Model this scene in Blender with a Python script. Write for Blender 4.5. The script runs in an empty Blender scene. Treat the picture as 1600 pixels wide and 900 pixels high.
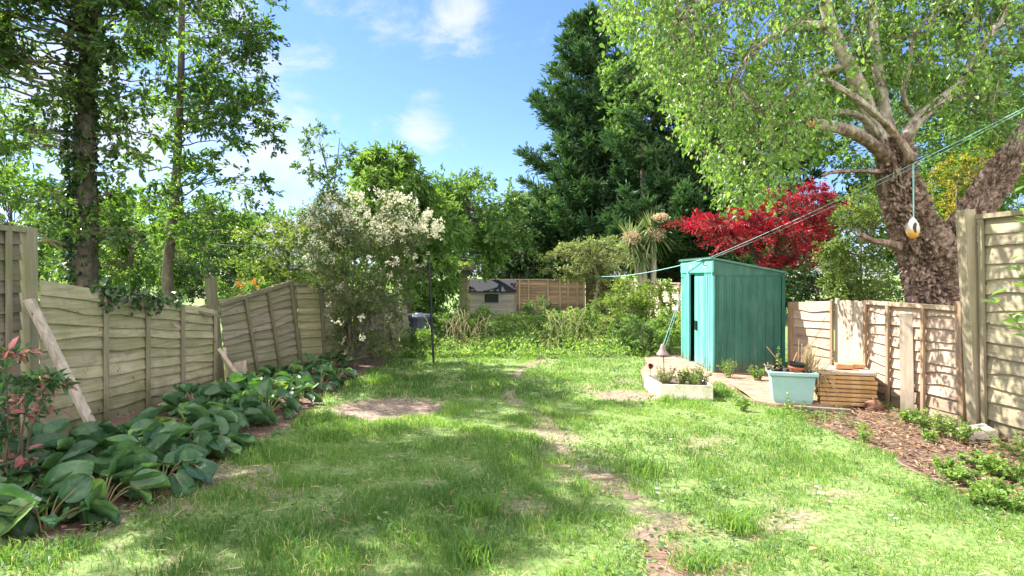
import bpy, math, random
import numpy as np
from mathutils import Vector
rng = np.random.default_rng(7)
random.seed(7)
C = bpy.context.scene.collection
CAMZ = 1.53
F = 1000.0; HOR = 430.0
def P(px, py, D):
    return np.array([(px - 800) / F * D, D, CAMZ - (py - HOR) / F * D])
def G(px, py):
    D = CAMZ * F / (py - HOR)
    return np.array([(px - 800) / F * D, D, 0.0])
def nrm(v):
    v = np.asarray(v, float)
    return v / np.maximum(np.linalg.norm(v, axis=-1, keepdims=True), 1e-9)

# ------------------------------------------------------------------ noise
_tab = rng.random((256, 256))
def vnoise(x, y):
    x = np.asarray(x, float); y = np.asarray(y, float)
    xi = np.floor(x).astype(int); yi = np.floor(y).astype(int)
    fx = x - xi; fy = y - yi
    fx = fx * fx * (3 - 2 * fx); fy = fy * fy * (3 - 2 * fy)
    a = _tab[xi & 255, yi & 255]; b = _tab[(xi + 1) & 255, yi & 255]
    c = _tab[xi & 255, (yi + 1) & 255]; d = _tab[(xi + 1) & 255, (yi + 1) & 255]
    return (a * (1 - fx) + b * fx) * (1 - fy) + (c * (1 - fx) + d * fx) * fy
def fbm(x, y, o=4):
    s = 0; a = .5; t = 0
    for i in range(o):
        s = s + a * vnoise(x * 2 ** i + 17.3 * i, y * 2 ** i + 5.1 * i); t += a; a *= .5
    return s / t

def catmull(pts, per=6):
    pts = np.asarray(pts, float); q = np.vstack([2 * pts[0] - pts[1], pts, 2 * pts[-1] - pts[-2]]); o = []
    for i in range(1, len(q) - 2):
        for t in np.linspace(0, 1, per, endpoint=False):
            o.append(.5 * (2 * q[i] + (q[i + 1] - q[i - 1]) * t + (2 * q[i - 1] - 5 * q[i] + 4 * q[i + 1] - q[i + 2]) * t ** 2 + (3 * q[i] - q[i - 1] - 3 * q[i + 1] + q[i + 2]) * t ** 3))
    o.append(pts[-1]); return np.array(o)
def wander(a, b, n=6, amp=.06, sag_=0.):
    a = np.array(a, float); b = np.array(b, float); t = np.linspace(0, 1, n); L_ = np.linalg.norm(b - a)
    p = a * (1 - t[:, None]) + b * t[:, None]
    off = rng.normal(size=(n, 3)) * amp * L_; off[0] = 0; off[-1] *= .3
    p = p + off * np.sin(t * np.pi)[:, None]; p[:, 2] += np.sin(t * np.pi) * L_ * sag_
    return p
# ------------------------------------------------------------------ mesh builder
class MB:
    def __init__(s):
        s.V = []; s.Q = []; s.T = []; s.rq = []; s.rt = []; s.n = 0
    def add(s, V, Q=None, T=None, r=None):
        V = np.asarray(V, float).reshape(-1, 3)
        if Q is not None and len(Q):
            Q = np.asarray(Q, int).reshape(-1, 4)
            s.Q.append(Q + s.n); s.rq.append(np.broadcast_to(rng.random() if r is None else r, (len(Q),)).astype(float))
        if T is not None and len(T):
            T = np.asarray(T, int).reshape(-1, 3)
            s.T.append(T + s.n); s.rt.append(np.broadcast_to(rng.random() if r is None else r, (len(T),)).astype(float))
        s.V.append(V); s.n += len(V)
    def hexa(s, c, r=None):
        s.add(c, [[0, 3, 2, 1], [4, 5, 6, 7], [0, 1, 5, 4], [1, 2, 6, 5], [2, 3, 7, 6], [3, 0, 4, 7]], r=r)
    def box(s, lo, hi, r=None):
        x0, y0, z0 = lo; x1, y1, z1 = hi
        s.hexa([[x0, y0, z0], [x1, y0, z0], [x1, y1, z0], [x0, y1, z0], [x0, y0, z1], [x1, y0, z1], [x1, y1, z1], [x0, y1, z1]], r)
    def obox(s, c, ex, ey, ez, hx, hy, hz, r=None):
        c = np.asarray(c, float); ex = nrm(ex) * hx; ey = nrm(ey) * hy; ez = nrm(ez) * hz
        s.hexa([c - ex - ey - ez, c + ex - ey - ez, c + ex + ey - ez, c - ex + ey - ez,
                c - ex - ey + ez, c + ex - ey + ez, c + ex + ey + ez, c - ex + ey + ez], r)
    def beam(s, a, b, w, t, side=None, r=None):
        a = np.asarray(a, float); b = np.asarray(b, float); d = nrm(b - a)
        u = np.cross(d, [0, 0, 1]) if side is None else np.asarray(side, float)
        if np.linalg.norm(u) < 1e-3: u = np.array([1., 0, 0])
        u = nrm(u - d * np.dot(u, d)); v = np.cross(d, u)
        s.obox((a + b) / 2, u, v, d, w / 2, t / 2, np.linalg.norm(b - a) / 2, r)
    def tube(s, pts, rad, k=6, cap=True, r=None, disp=None):
        pts = np.asarray(pts, float); n = len(pts); rad = np.broadcast_to(rad, (n,)).astype(float)
        tan = nrm(np.gradient(pts, axis=0))
        u = np.cross(tan[0], [0.3, 0.2, 1.0]); u = nrm(u)
        U = []
        for i in range(n):
            u = u - tan[i] * np.dot(u, tan[i]); u = nrm(u); U.append(u)
        U = np.array(U); W = np.cross(tan, U)
        a = np.linspace(0, 2 * np.pi, k, endpoint=False)
        rr = np.repeat(rad[:, None], k, 1)
        if disp is not None:
            L = np.concatenate([[0], np.cumsum(np.linalg.norm(np.diff(pts, axis=0), axis=1))])
            rr = rr + disp(a[None, :], L[:, None], rr)
        V = pts[:, None, :] + rr[..., None] * (np.cos(a)[None, :, None] * U[:, None, :] + np.sin(a)[None, :, None] * W[:, None, :])
        i = np.arange(n - 1)[:, None] * k; j = np.arange(k)[None, :]; j2 = (j + 1) % k
        Q = np.stack([i + j, i + j2, i + k + j2, i + k + j], -1).reshape(-1, 4)
        V = V.reshape(-1, 3); T = None
        if cap:
            V = np.vstack([V, pts[:1], pts[-1:]])
            c0 = n * k; c1 = c0 + 1; jj = np.arange(k); jn = (jj + 1) % k; b = (n - 1) * k
            T = np.vstack([np.stack([jn, jj, np.full(k, c0)], -1), np.stack([b + jj, b + jn, np.full(k, c1)], -1)])
        s.add(V, Q, T, r)
    def lathe(s, c, prof, k=20, r=None, cap=True):
        prof = np.asarray(prof, float); n = len(prof); c = np.asarray(c, float)
        a = np.linspace(0, 2 * np.pi, k, endpoint=False)
        V = np.stack([prof[:, None, 0] * np.cos(a), prof[:, None, 0] * np.sin(a), np.repeat(prof[:, 1:2], k, 1)], -1).reshape(-1, 3) + c
        i = np.arange(n - 1)[:, None] * k; j = np.arange(k)[None, :]; j2 = (j + 1) % k
        s.add(V, np.stack([i + j, i + j2, i + k + j2, i + k + j], -1).reshape(-1, 4), None, r)
    def leaves(s, pos, tip, L, wr=.5, fold=.12, up=.6, r=None, nrmv=None):
        """leaf blades folded along the midrib, two quads each"""
        pos = np.asarray(pos, float); N = len(pos)
        if N == 0: return
        t = nrm(tip); L = np.broadcast_to(L, (N,))[:, None].astype(float)
        n0 = rng.normal(size=(N, 3)) * (1 - up * .5) + np.array([0, 0, up * 1.6]) if nrmv is None else nrmv
        b = nrm(np.cross(n0, t)); nn = np.cross(t, b)
        W = L * wr * .5; f = nn * W * fold * 4
        V = np.stack([pos, pos + t * L * .3 + b * W * .95 + f, pos + t * L * .68 + b * W * .72 + f * .7,
                      pos + t * L - nn * L * .08, pos + t * L * .68 - b * W * .72 + f * .7, pos + t * L * .3 - b * W * .95 + f], 1).reshape(-1, 3)
        o = np.arange(N)[:, None] * 6
        Q = np.concatenate([o + [0, 3, 2, 1], o + [0, 5, 4, 3]], 0)
        rr = rng.random(N) if r is None else np.broadcast_to(r, (N,))
        s.add(V, Q, None, np.concatenate([rr, rr]))
    def build(s, name, mat, root=None, loc=None, smooth=False):
        V = np.concatenate(s.V)
        if root is not None:
            l = np.array(root.location if root.parent is None else root['_o'] if '_o' in root else (0, 0, 0)); rz = root.rotation_euler[2] if root.parent is None else 0
            top = root
            while top.parent: top = top.parent
            l = np.array(top.location); rz = top.rotation_euler[2]
            V = V - l; c, sn = math.cos(-rz), math.sin(-rz)
            V = np.stack([V[:, 0] * c - V[:, 1] * sn, V[:, 0] * sn + V[:, 1] * c, V[:, 2]], -1)
        elif loc is not None:
            V = V - np.array(loc)
        Q = np.concatenate(s.Q) if s.Q else np.zeros((0, 4), int)
        T = np.concatenate(s.T) if s.T else np.zeros((0, 3), int)
        me = bpy.data.meshes.new(name)
        nq, nt = len(Q), len(T)
        me.vertices.add(len(V)); me.vertices.foreach_set('co', V.astype(np.float32).ravel())
        me.loops.add(nq * 4 + nt * 3)
        me.loops.foreach_set('vertex_index', np.concatenate([Q.ravel(), T.ravel()]).astype(np.int32))
        me.polygons.add(nq + nt)
        me.polygons.foreach_set('loop_start', np.concatenate([np.arange(nq) * 4, nq * 4 + np.arange(nt) * 3]).astype(np.int32))
        me.polygons.foreach_set('use_smooth', np.full(nq + nt, bool(smooth)))
        at = me.attributes.new('rnd', 'FLOAT', 'FACE')
        at.data.foreach_set('value', np.concatenate(s.rq + s.rt).astype(np.float32))
        me.update(calc_edges=True)
        me.materials.append(mat)
        o = bpy.data.objects.new(name, me); C.objects.link(o)
        if root is not None: o.parent = root
        elif loc is not None: o.location = loc
        return o

def tag(o, label, cat, group=None):
    o['label'] = label; o['category'] = cat
    if group: o['group'] = group
    return o
def thing(name, label, cat, loc, rz=0, group=None):
    o = bpy.data.objects.new(name, None); C.objects.link(o)
    o.empty_display_size = .2
    o.location = [float(v) for v in loc]; o.rotation_euler = (0, 0, rz)
    return tag(o, label, cat, group)

# ------------------------------------------------------------------ materials
def new_mat(name):
    m = bpy.data.materials.new(name); m.use_nodes = True
    nt = m.node_tree; nt.nodes.clear()
    out = nt.nodes.new('ShaderNodeOutputMaterial')
    return m, nt, out
def N(nt, t, **kw):
    n = nt.nodes.new(t)
    for k, v in kw.items():
        if k.startswith('i_'):
            key = k[2:]
            key = int(key) if key.isdigit() else key.replace('_', ' ')
            n.inputs[key].default_value = v
        else: setattr(n, k, v)
    return n
def c4(c): return (c[0], c[1], c[2], 1)
def ramp(nt, stops):
    n = nt.nodes.new('ShaderNodeValToRGB'); cr = n.color_ramp
    while len(cr.elements) < len(stops): cr.elements.new(.5)
    for e, (p, c) in zip(cr.elements, stops): e.position = p; e.color = c4(c)
    return n
def leaf_mat(name, stops, trans=.4, tint=(1.5, 1.5, .7), rough=.5, spec=.35):
    m, nt, out = new_mat(name); L = nt.links.new
    at = N(nt, 'ShaderNodeAttribute', attribute_name='rnd')
    rp = ramp(nt, stops); L(at.outputs['Fac'], rp.inputs[0])
    p = N(nt, 'ShaderNodeBsdfPrincipled', i_Roughness=rough); p.inputs['Specular IOR Level'].default_value = spec
    L(rp.outputs[0], p.inputs['Base Color'])
    mx = N(nt, 'ShaderNodeMix', data_type='RGBA', blend_type='MULTIPLY'); mx.inputs[0].default_value = 1
    mx.inputs[7].default_value = c4(tint); L(rp.outputs[0], mx.inputs[6])
    tr = N(nt, 'ShaderNodeBsdfTranslucent'); L(mx.outputs[2], tr.inputs[0])
    ms = N(nt, 'ShaderNodeMixShader'); ms.inputs[0].default_value = trans
    L(p.outputs[0], ms.inputs[1]); L(tr.outputs[0], ms.inputs[2]); L(ms.outputs[0], out.inputs[0])
    return m
def wood_mat(name, c1, c2, grain='x', algae=None, alg=.5, rough=.8, var=.5, dark=None):
    m, nt, out = new_mat(name); L = nt.links.new
    tc = N(nt, 'ShaderNodeTexCoord'); mp = N(nt, 'ShaderNodeMapping')
    mp.inputs['Scale'].default_value = (1.5, 20, 26) if grain == 'x' else (26, 20, 1.5)
    at = N(nt, 'ShaderNodeAttribute', attribute_name='rnd')
    ad = N(nt, 'ShaderNodeVectorMath', operation='ADD')
    mu = N(nt, 'ShaderNodeMath', operation='MULTIPLY'); mu.inputs[1].default_value = 37.0
    L(at.outputs['Fac'], mu.inputs[0]); L(tc.outputs['Object'], mp.inputs[0])
    L(mp.outputs[0], ad.inputs[0]); L(mu.outputs[0], ad.inputs[1])
    no = N(nt, 'ShaderNodeTexNoise', i_Scale=1.0, i_Detail=6.0, i_Roughness=.65, i_Distortion=.6); L(ad.outputs[0], no.inputs['Vector'])
    rp = ramp(nt, [(.3, c1), (.7, c2)]); L(no.outputs['Fac'], rp.inputs[0])
    # board to board difference
    hs = N(nt, 'ShaderNodeHueSaturation')
    mr = N(nt, 'ShaderNodeMapRange'); mr.inputs[3].default_value = 1 - var * .5; mr.inputs[4].default_value = 1 + var * .5
    L(at.outputs['Fac'], mr.inputs[0]); L(mr.outputs[0], hs.inputs['Value']); L(rp.outputs[0], hs.inputs['Color'])
    col = hs.outputs[0]
    big = N(nt, 'ShaderNodeTexNoise', i_Scale=2.3, i_Detail=5.0, i_Roughness=.7); L(tc.outputs['Object'], big.inputs['Vector'])
    if algae is not None:
        r2 = ramp(nt, [(.5 - .25 * alg, (0, 0, 0)), (.78 - .25 * alg, (1, 1, 1))]); L(big.outputs['Fac'], r2.inputs[0])
        mx = N(nt, 'ShaderNodeMix', data_type='RGBA'); L(r2.outputs[0], mx.inputs[0]); L(col, mx.inputs[6]); mx.inputs[7].default_value = c4(algae)
        mm = N(nt, 'ShaderNodeMix', data_type='RGBA'); mm.inputs[0].default_value = .62; L(col, mm.inputs[6]); L(mx.outputs[2], mm.inputs[7])
        col = mm.outputs[2]
    if dark is not None:
        b2 = N(nt, 'ShaderNodeTexNoise', i_Scale=4.0, i_Detail=8.0, i_Roughness=.8); L(tc.outputs['Object'], b2.inputs['Vector'])
        r3 = ramp(nt, [(.55, (0, 0, 0)), (.75, (1, 1, 1))]); L(b2.outputs['Fac'], r3.inputs[0])
        mx = N(nt, 'ShaderNodeMix', data_type='RGBA'); L(r3.outputs[0], mx.inputs[0]); L(col, mx.inputs[6]); mx.inputs[7].default_value = c4(dark); col = mx.outputs[2]
    sz = N(nt, 'ShaderNodeSeparateXYZ'); L(tc.outputs['Object'], sz.inputs[0])
    dm = N(nt, 'ShaderNodeMath', operation='MULTIPLY_ADD'); L(big.outputs['Fac'], dm.inputs[0]); dm.inputs[1].default_value = -.7; L(sz.outputs['Z'], dm.inputs[2])
    dr_ = N(nt, 'ShaderNodeMapRange'); dr_.inputs[1].default_value = -.02; dr_.inputs[2].default_value = -.36; dr_.inputs[3].default_value = 0; dr_.inputs[4].default_value = .7; L(dm.outputs[0], dr_.inputs[0])
    dx = N(nt, 'ShaderNodeMix', data_type='RGBA'); L(dr_.outputs[0], dx.inputs[0]); L(col, dx.inputs[6]); dx.inputs[7].default_value = (.075, .07, .035, 1); col = dx.outputs[2]
    nl_ = N(nt, 'ShaderNodeTexVoronoi', i_Scale=5.5); L(tc.outputs['Object'], nl_.inputs['Vector'])
    kr = ramp(nt, [(.045, (.35, .3, .28)), (.10, (1, 1, 1))]); L(nl_.outputs['Distance'], kr.inputs[0])          # knots
    kx = N(nt, 'ShaderNodeMix', data_type='RGBA', blend_type='MULTIPLY'); kx.inputs[0].default_value = 1; L(col, kx.inputs[6]); L(kr.outputs[0], kx.inputs[7]); col = kx.outputs[2]
    p = N(nt, 'ShaderNodeBsdfPrincipled', i_Roughness=rough); p.inputs['Specular IOR Level'].default_value = .25
    L(col, p.inputs['Base Color'])
    bp = N(nt, 'ShaderNodeBump', i_Strength=.5, i_Distance=.006); L(no.outputs['Fac'], bp.inputs['Height']); L(bp.outputs[0], p.inputs['Normal'])
    L(p.outputs[0], out.inputs[0])
    return m
def rough_mat(name, stops, scale=8, detail=8, rough=.85, bump=.4, dist=.01, metallic=0, spec=.3, scale3=(1, 1, 1), useobj=True, hue=0):
    m, nt, out = new_mat(name); L = nt.links.new
    tc = N(nt, 'ShaderNodeTexCoord'); mp = N(nt, 'ShaderNodeMapping'); mp.inputs['Scale'].default_value = scale3
    L(tc.outputs['Object'], mp.inputs[0])
    no = N(nt, 'ShaderNodeTexNoise', i_Scale=float(scale), i_Detail=float(detail), i_Roughness=.68); L(mp.outputs[0], no.inputs['Vector'])
    rp = ramp(nt, stops); L(no.outputs['Fac'], rp.inputs[0])
    p = N(nt, 'ShaderNodeBsdfPrincipled', i_Roughness=rough, i_Metallic=float(metallic)); p.inputs['Specular IOR Level'].default_value = spec
    L(rp.outputs[0], p.inputs['Base Color'])
    if bump:
        bp = N(nt, 'ShaderNodeBump', i_Strength=bump, i_Distance=dist); L(no.outputs['Fac'], bp.inputs['Height']); L(bp.outputs[0], p.inputs['Normal'])
    L(p.outputs[0], out.inputs[0])
    return m
def flat(name, c, rough=.6, metallic=0, spec=.4): return rough_mat(name, [(.3, [v * .8 for v in c]), (.7, [min(1, v * 1.15) for v in c])], 9, 5, rough, .1, .003, metallic, spec)

M = {}
M['bark_dark'] = rough_mat('bark_dark', [(.3, (0.021, 0.017, 0.012)), (.55, (0.060, 0.051, 0.036)), (.75, (0.120, 0.108, 0.078))], 14, 8, .9, .9, .03, scale3=(1, 1, .35))
M['bark_grey'] = rough_mat('bark_grey', [(.3, (0.036, 0.030, 0.022)), (.6, (0.115, 0.097, 0.068)), (.8, (0.202, 0.180, 0.130))], 16, 8, .9, .7, .02, scale3=(1, 1, .4))
M['twig'] = flat('twig', (.12, .095, .065), .85)
M['bark_pale'] = rough_mat('bark_pale', [(.3, (.22, .19, .14)), (.6, (.36, .32, .25))], 14, 8, .9, .5, .01)
M['left_slats'] = wood_mat('left_slats', (0.185, 0.161, 0.104), (0.410, 0.371, 0.251), 'x', (0.182, 0.193, 0.079), .5, var=.4, dark=(0.089, 0.081, 0.056))
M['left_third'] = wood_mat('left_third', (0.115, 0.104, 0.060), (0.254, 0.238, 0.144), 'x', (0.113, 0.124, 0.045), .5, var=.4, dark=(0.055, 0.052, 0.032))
M['left_frame'] = wood_mat('left_frame', (0.134, 0.112, 0.084), (0.304, 0.266, 0.206), 'z', (0.158, 0.165, 0.071), .7, var=.3)
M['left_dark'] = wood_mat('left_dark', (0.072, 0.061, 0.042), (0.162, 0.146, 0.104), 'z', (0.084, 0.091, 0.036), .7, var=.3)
M['left_grey_slats'] = wood_mat('left_grey_slats', (0.095, 0.082, 0.066), (0.225, 0.197, 0.155), 'x', (0.121, 0.126, 0.053), .55, var=.35, dark=(0.043, 0.038, 0.028))
M['right_slats'] = wood_mat('right_slats', (0.268, 0.178, 0.126), (0.453, 0.340, 0.255), 'x', None, var=.3, dark=(0.194, 0.121, 0.081))
M['right_frame'] = wood_mat('right_frame', (0.158, 0.094, 0.058), (0.302, 0.209, 0.137), 'z', None, var=.4)
M['right_rail'] = wood_mat('right_rail', (0.306, 0.212, 0.145), (0.468, 0.357, 0.255), 'x', None, var=.2)
M['pale_board'] = wood_mat('pale_board', (0.282, 0.222, 0.162), (0.445, 0.370, 0.289), 'z', None, var=.3)
M['tall_slats'] = wood_mat('tall_slats', (.21, .17, .115), (.40, .335, .235), 'x', (.23, .215, .11), .35, var=.35, dark=(.12, .095, .06))
M['tall_frame'] = wood_mat('tall_frame', (.16, .125, .085), (.33, .275, .195), 'z', (.19, .18, .09), .3, var=.3)
M['back_slats'] = wood_mat('back_slats', (.17, .11, .065), (.31, .22, .145), 'x', None, var=.5)
M['back_frame'] = wood_mat('back_frame', (.2, .14, .09), (.32, .25, .18), 'z', None, var=.3)
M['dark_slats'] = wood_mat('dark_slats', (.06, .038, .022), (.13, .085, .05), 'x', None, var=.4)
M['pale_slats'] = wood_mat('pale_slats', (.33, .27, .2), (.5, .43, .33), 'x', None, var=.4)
M['grey_plank'] = wood_mat('grey_plank', (.2, .16, .125), (.42, .36, .29), 'z', None, var=.3)
M['house_boards'] = wood_mat('house_boards', (0.176, 0.156, 0.138), (0.336, 0.312, 0.284), 'x', None, var=.35)
M['felt'] = rough_mat('felt', [(.3, (0.011, 0.012, 0.017)), (.7, (0.030, 0.033, 0.041))], 30, 6, .9, .3, .005)
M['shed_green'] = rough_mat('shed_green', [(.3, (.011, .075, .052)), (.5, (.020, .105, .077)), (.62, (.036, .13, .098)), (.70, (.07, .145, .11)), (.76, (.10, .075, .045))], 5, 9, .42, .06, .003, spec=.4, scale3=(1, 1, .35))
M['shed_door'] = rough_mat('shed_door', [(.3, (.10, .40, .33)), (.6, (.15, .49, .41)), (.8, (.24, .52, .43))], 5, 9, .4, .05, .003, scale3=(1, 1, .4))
M['shed_roof'] = rough_mat('shed_roof', [(.3, (.04, .13, .09)), (.7, (.10, .22, .16))], 9, 8, .5, .1, .004)
M['black_plastic'] = flat('black_plastic', (.012, .012, .014), .35)
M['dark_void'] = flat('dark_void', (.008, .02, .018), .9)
M['terracotta'] = flat('terracotta', (.4, .11, .05), .7)
M['planter'] = rough_mat('planter', [(.3, (0.210, 0.352, 0.331)), (.7, (0.284, 0.419, 0.396))], 6, 8, .5, .05, .002)
M['white_wood'] = rough_mat('white_wood', [(.28, (.2, .165, .09)), (.40, (.46, .42, .29)), (.52, (.60, .56, .44)), (.7, (.68, .65, .54))], 7, 9, .7, .15, .004)
M['soil'] = rough_mat('soil', [(.3, (.05, .034, .024)), (.55, (.13, .095, .07)), (.75, (.25, .19, .14))], 22, 9, .95, .8, .02)
M['slab'] = rough_mat('slab', [(.3, (0.286, 0.162, 0.064)), (.6, (0.440, 0.266, 0.120)), (.8, (0.550, 0.361, 0.184))], 12, 8, .9, .4, .008)
M['slab_top'] = rough_mat('slab_top', [(.3, (.34, .22, .15)), (.7, (.5, .36, .26))], 9, 8, .9, .3, .006)
M['brick'] = rough_mat('brick', [(.3, (.34, .14, .07)), (.55, (.45, .23, .13)), (.8, (.55, .38, .27))], 14, 8, .9, .5, .01)
M['stone'] = rough_mat('stone', [(.3, (0.120, 0.060, 0.038)), (.7, (0.225, 0.120, 0.075))], 18, 8, .95, .7, .015)
M['rubble'] = rough_mat('rubble', [(.3, (.3, .25, .2)), (.7, (.5, .44, .37))], 14, 8, .95, .5, .015)
M['paving'] = rough_mat('paving', [(.25, (.085, .06, .045)), (.42, (.22, .135, .095)), (.58, (.33, .215, .155)), (.8, (.43, .32, .24))], 5, 12, .92, .4, .006)
M['step'] = rough_mat('step', [(.3, (.085, .05, .036)), (.55, (.16, .10, .075)), (.8, (.3, .22, .17))], 11, 11, .95, .6, .01)
M['path_stone'] = rough_mat('path_stone', [(.3, (.14, .095, .07)), (.6, (.26, .19, .15)), (.8, (.36, .29, .24))], 16, 10, .95, .6, .01)
M['clover'] = leaf_mat('clover', [(0, (.04, .09, .025)), (.6, (.09, .17, .045)), (1, (.16, .25, .08))], .35, (1.4, 1.4, .6))
M['rope'] = flat('rope', (.22, .42, .42), .7)
M['pole'] = flat('pole', (.01, .01, .012), .5)
M['bin'] = flat('bin', (.05, .06, .085), .4)
M['rust'] = rough_mat('rust', [(.3, (.16, .10, .10)), (.7, (.34, .25, .25))], 20, 6, .7, .2, .005)
M['feeder'] = rough_mat('feeder', [(.3, (.45, .3, .13)), (.5, (.6, .5, .36)), (.75, (.7, .66, .6))], 9, 6, .4, .1, .003, scale3=(1, 1, .5))
M['red_flower'] = flat('red_flower', (.12, .008, .02), .6)
M['cloth_green'] = flat('cloth_green', (.03, .17, .08), .6)
M['house_wall'] = rough_mat('house_wall', [(.3, (.10, .08, .065)), (.7, (.19, .15, .12))], 12, 6)
M['house_roof'] = rough_mat('house_roof', [(.3, (.16, .09, .06)), (.7, (.26, .16, .11))], 6, 6)
M['cut_wood'] = flat('cut_wood', (.6, .24, .10), .8)
M['label_paint'] = flat('label_paint', (.45, .3, .3), .6)

M['holly'] = leaf_mat('holly', [(0, (0.017, 0.041, 0.018)), (.5, (0.044, 0.088, 0.025)), (.85, (0.099, 0.182, 0.040)), (1, (0.185, 0.293, 0.072))], .45, (2.2, 2.2, .6), .32, .5)
M['holly_two'] = leaf_mat('holly_two', [(0, (0.020, 0.052, 0.019)), (.5, (0.049, 0.105, 0.029)), (.85, (0.105, 0.187, 0.043)), (1, (0.185, 0.304, 0.072))], .48, (2.2, 2.2, .6), .35, .5)
M['birch'] = leaf_mat('birch', [(0, (0.054, 0.122, 0.025)), (.4, (0.095, 0.188, 0.037)), (.8, (0.158, 0.263, 0.063)), (1, (0.265, 0.357, 0.127))], .5, (1.6, 1.5, .7), .4, .45)
M['bright'] = leaf_mat('bright', [(0, (0.051, 0.115, 0.028)), (.5, (0.097, 0.190, 0.044)), (1, (0.193, 0.291, 0.080))], .48, (1.6, 1.5, .6))
M['mid'] = leaf_mat('mid', [(0, (0.043, 0.096, 0.029)), (.5, (0.086, 0.173, 0.046)), (1, (0.172, 0.282, 0.095))], .42, (1.6, 1.5, .6))
M['yellowgreen'] = leaf_mat('yellowgreen', [(0, (.075, .14, .022)), (.5, (.14, .22, .035)), (1, (.24, .32, .07))], .45, (1.4, 1.4, .6))
M['palegreen'] = leaf_mat('palegreen', [(0, (.11, .15, .045)), (.5, (.19, .24, .08)), (1, (.32, .36, .17))], .4, (1.3, 1.3, .7))
M['darkhedge'] = leaf_mat('darkhedge', [(0, (0.013, 0.035, 0.013)), (.6, (0.031, 0.069, 0.020)), (1, (0.075, 0.138, 0.037))], .22, (1.4, 1.5, .6), .4, .4)
M['conifer'] = leaf_mat('conifer', [(0, (0.024, 0.056, 0.026)), (.5, (0.049, 0.110, 0.044)), (.9, (0.100, 0.175, 0.065)), (1, (0.166, 0.253, 0.080))], .2, (1.3, 1.5, .6), .55, .25)
M['red_leaf'] = leaf_mat('red_leaf', [(0, (.07, .008, .010)), (.35, (.22, .010, .022)), (.75, (.40, .016, .040)), (1, (.52, .07, .08))], .4, (1.5, .8, .9), .45)
M['red_old'] = leaf_mat('red_old', [(0, (0.184, 0.007, 0.013)), (.5, (0.414, 0.011, 0.028)), (1, (0.632, 0.039, 0.066))], .45, (1.5, .8, .9), .45)
M['blossom'] = leaf_mat('blossom', [(0, (.40, .38, .22)), (.5, (.60, .58, .42)), (1, (.76, .75, .64))], .3, (1, 1, .95), .7, .2)
M['shrub_leaf'] = leaf_mat('shrub_leaf', [(0, (0.025, 0.056, 0.014)), (.45, (0.062, 0.112, 0.028)), (.8, (0.136, 0.189, 0.062)), (1, (0.223, 0.189, 0.083))], .4, (1.4, 1.4, .7))
M['yellow_leaf'] = leaf_mat('yellow_leaf', [(0, (.08, .16, .02)), (.5, (.2, .25, .03)), (.7, (.42, .34, .04)), (1, (.5, .28, .04))], .45, (1.3, 1.2, .6))
M['vine'] = leaf_mat('vine', [(0, (.05, .11, .025)), (.5, (.13, .2, .045)), (.85, (.24, .3, .08)), (1, (.38, .4, .17))], .4, (1.4, 1.4, .6))
M['pink_leaf'] = leaf_mat('pink_leaf', [(0, (.03, .075, .03)), (.55, (.06, .125, .05)), (.58, (.11, .13, .065)), (.66, (.36, .11, .12)), (1, (.5, .27, .25))], .35, (1.3, 1.3, .8), .4)
M['bergenia'] = leaf_mat('bergenia', [(0, (0.029, 0.072, 0.034)), (.5, (0.054, 0.118, 0.050)), (.85, (0.084, 0.174, 0.060)), (1, (0.180, 0.264, 0.072))], .22, (1.7, 1.9, .6), .45, .4)
M['petiole'] = flat('petiole', (.16, .13, .06), .6)
M['grass'] = leaf_mat('grass', [(0, (0.055, 0.128, 0.033)), (.4, (0.120, 0.235, 0.053)), (.75, (0.190, 0.316, 0.077)), (.9, (0.270, 0.364, 0.121)), (1, (0.420, 0.385, 0.209))], .5, (1.62, 1.5, .62), .5, .3)
M['straw'] = leaf_mat('straw', [(0, (.30, .23, .12)), (.6, (.46, .37, .22)), (1, (.56, .5, .36))], .3, (1, 1, .9), .7, .2)
M['sword'] = leaf_mat('sword', [(0, (0.058, 0.111, 0.039)), (.6, (0.143, 0.208, 0.078)), (1, (0.364, 0.390, 0.195))], .3, (1.3, 1.3, .7), .4)
M['plume'] = leaf_mat('plume', [(0, (0.470, 0.312, 0.186)), (.5, (0.616, 0.468, 0.310)), (1, (0.739, 0.650, 0.496))], .3, (1, 1, .9), .8, .1)
M['weed'] = leaf_mat('weed', [(0, (0.065, 0.137, 0.026)), (.5, (0.143, 0.260, 0.052)), (.85, (0.260, 0.377, 0.091)), (1, (0.494, 0.546, 0.260))], .42, (1.4, 1.4, .6))
M['lilac'] = leaf_mat('lilac', [(0, (.3, .3, .5)), (.5, (.55, .52, .6)), (1, (.75, .72, .7))], .3, (1, 1, 1), .7, .2)
M['orange_flower'] = leaf_mat('orange_flower', [(0, (.6, .12, .03)), (1, (.7, .22, .06))], .3, (1, 1, 1), .6, .2)
M['daisy'] = leaf_mat('daisy', [(0, (.7, .7, .62)), (1, (.8, .8, .76))], .3, (1, 1, 1), .6, .2)
M['litter'] = leaf_mat('litter', [(0, (0.072, 0.040, 0.022)), (.4, (0.180, 0.099, 0.056)), (.8, (0.302, 0.205, 0.136)), (1, (0.360, 0.132, 0.050))], .1, (1, 1, 1), .9, .2)

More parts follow.
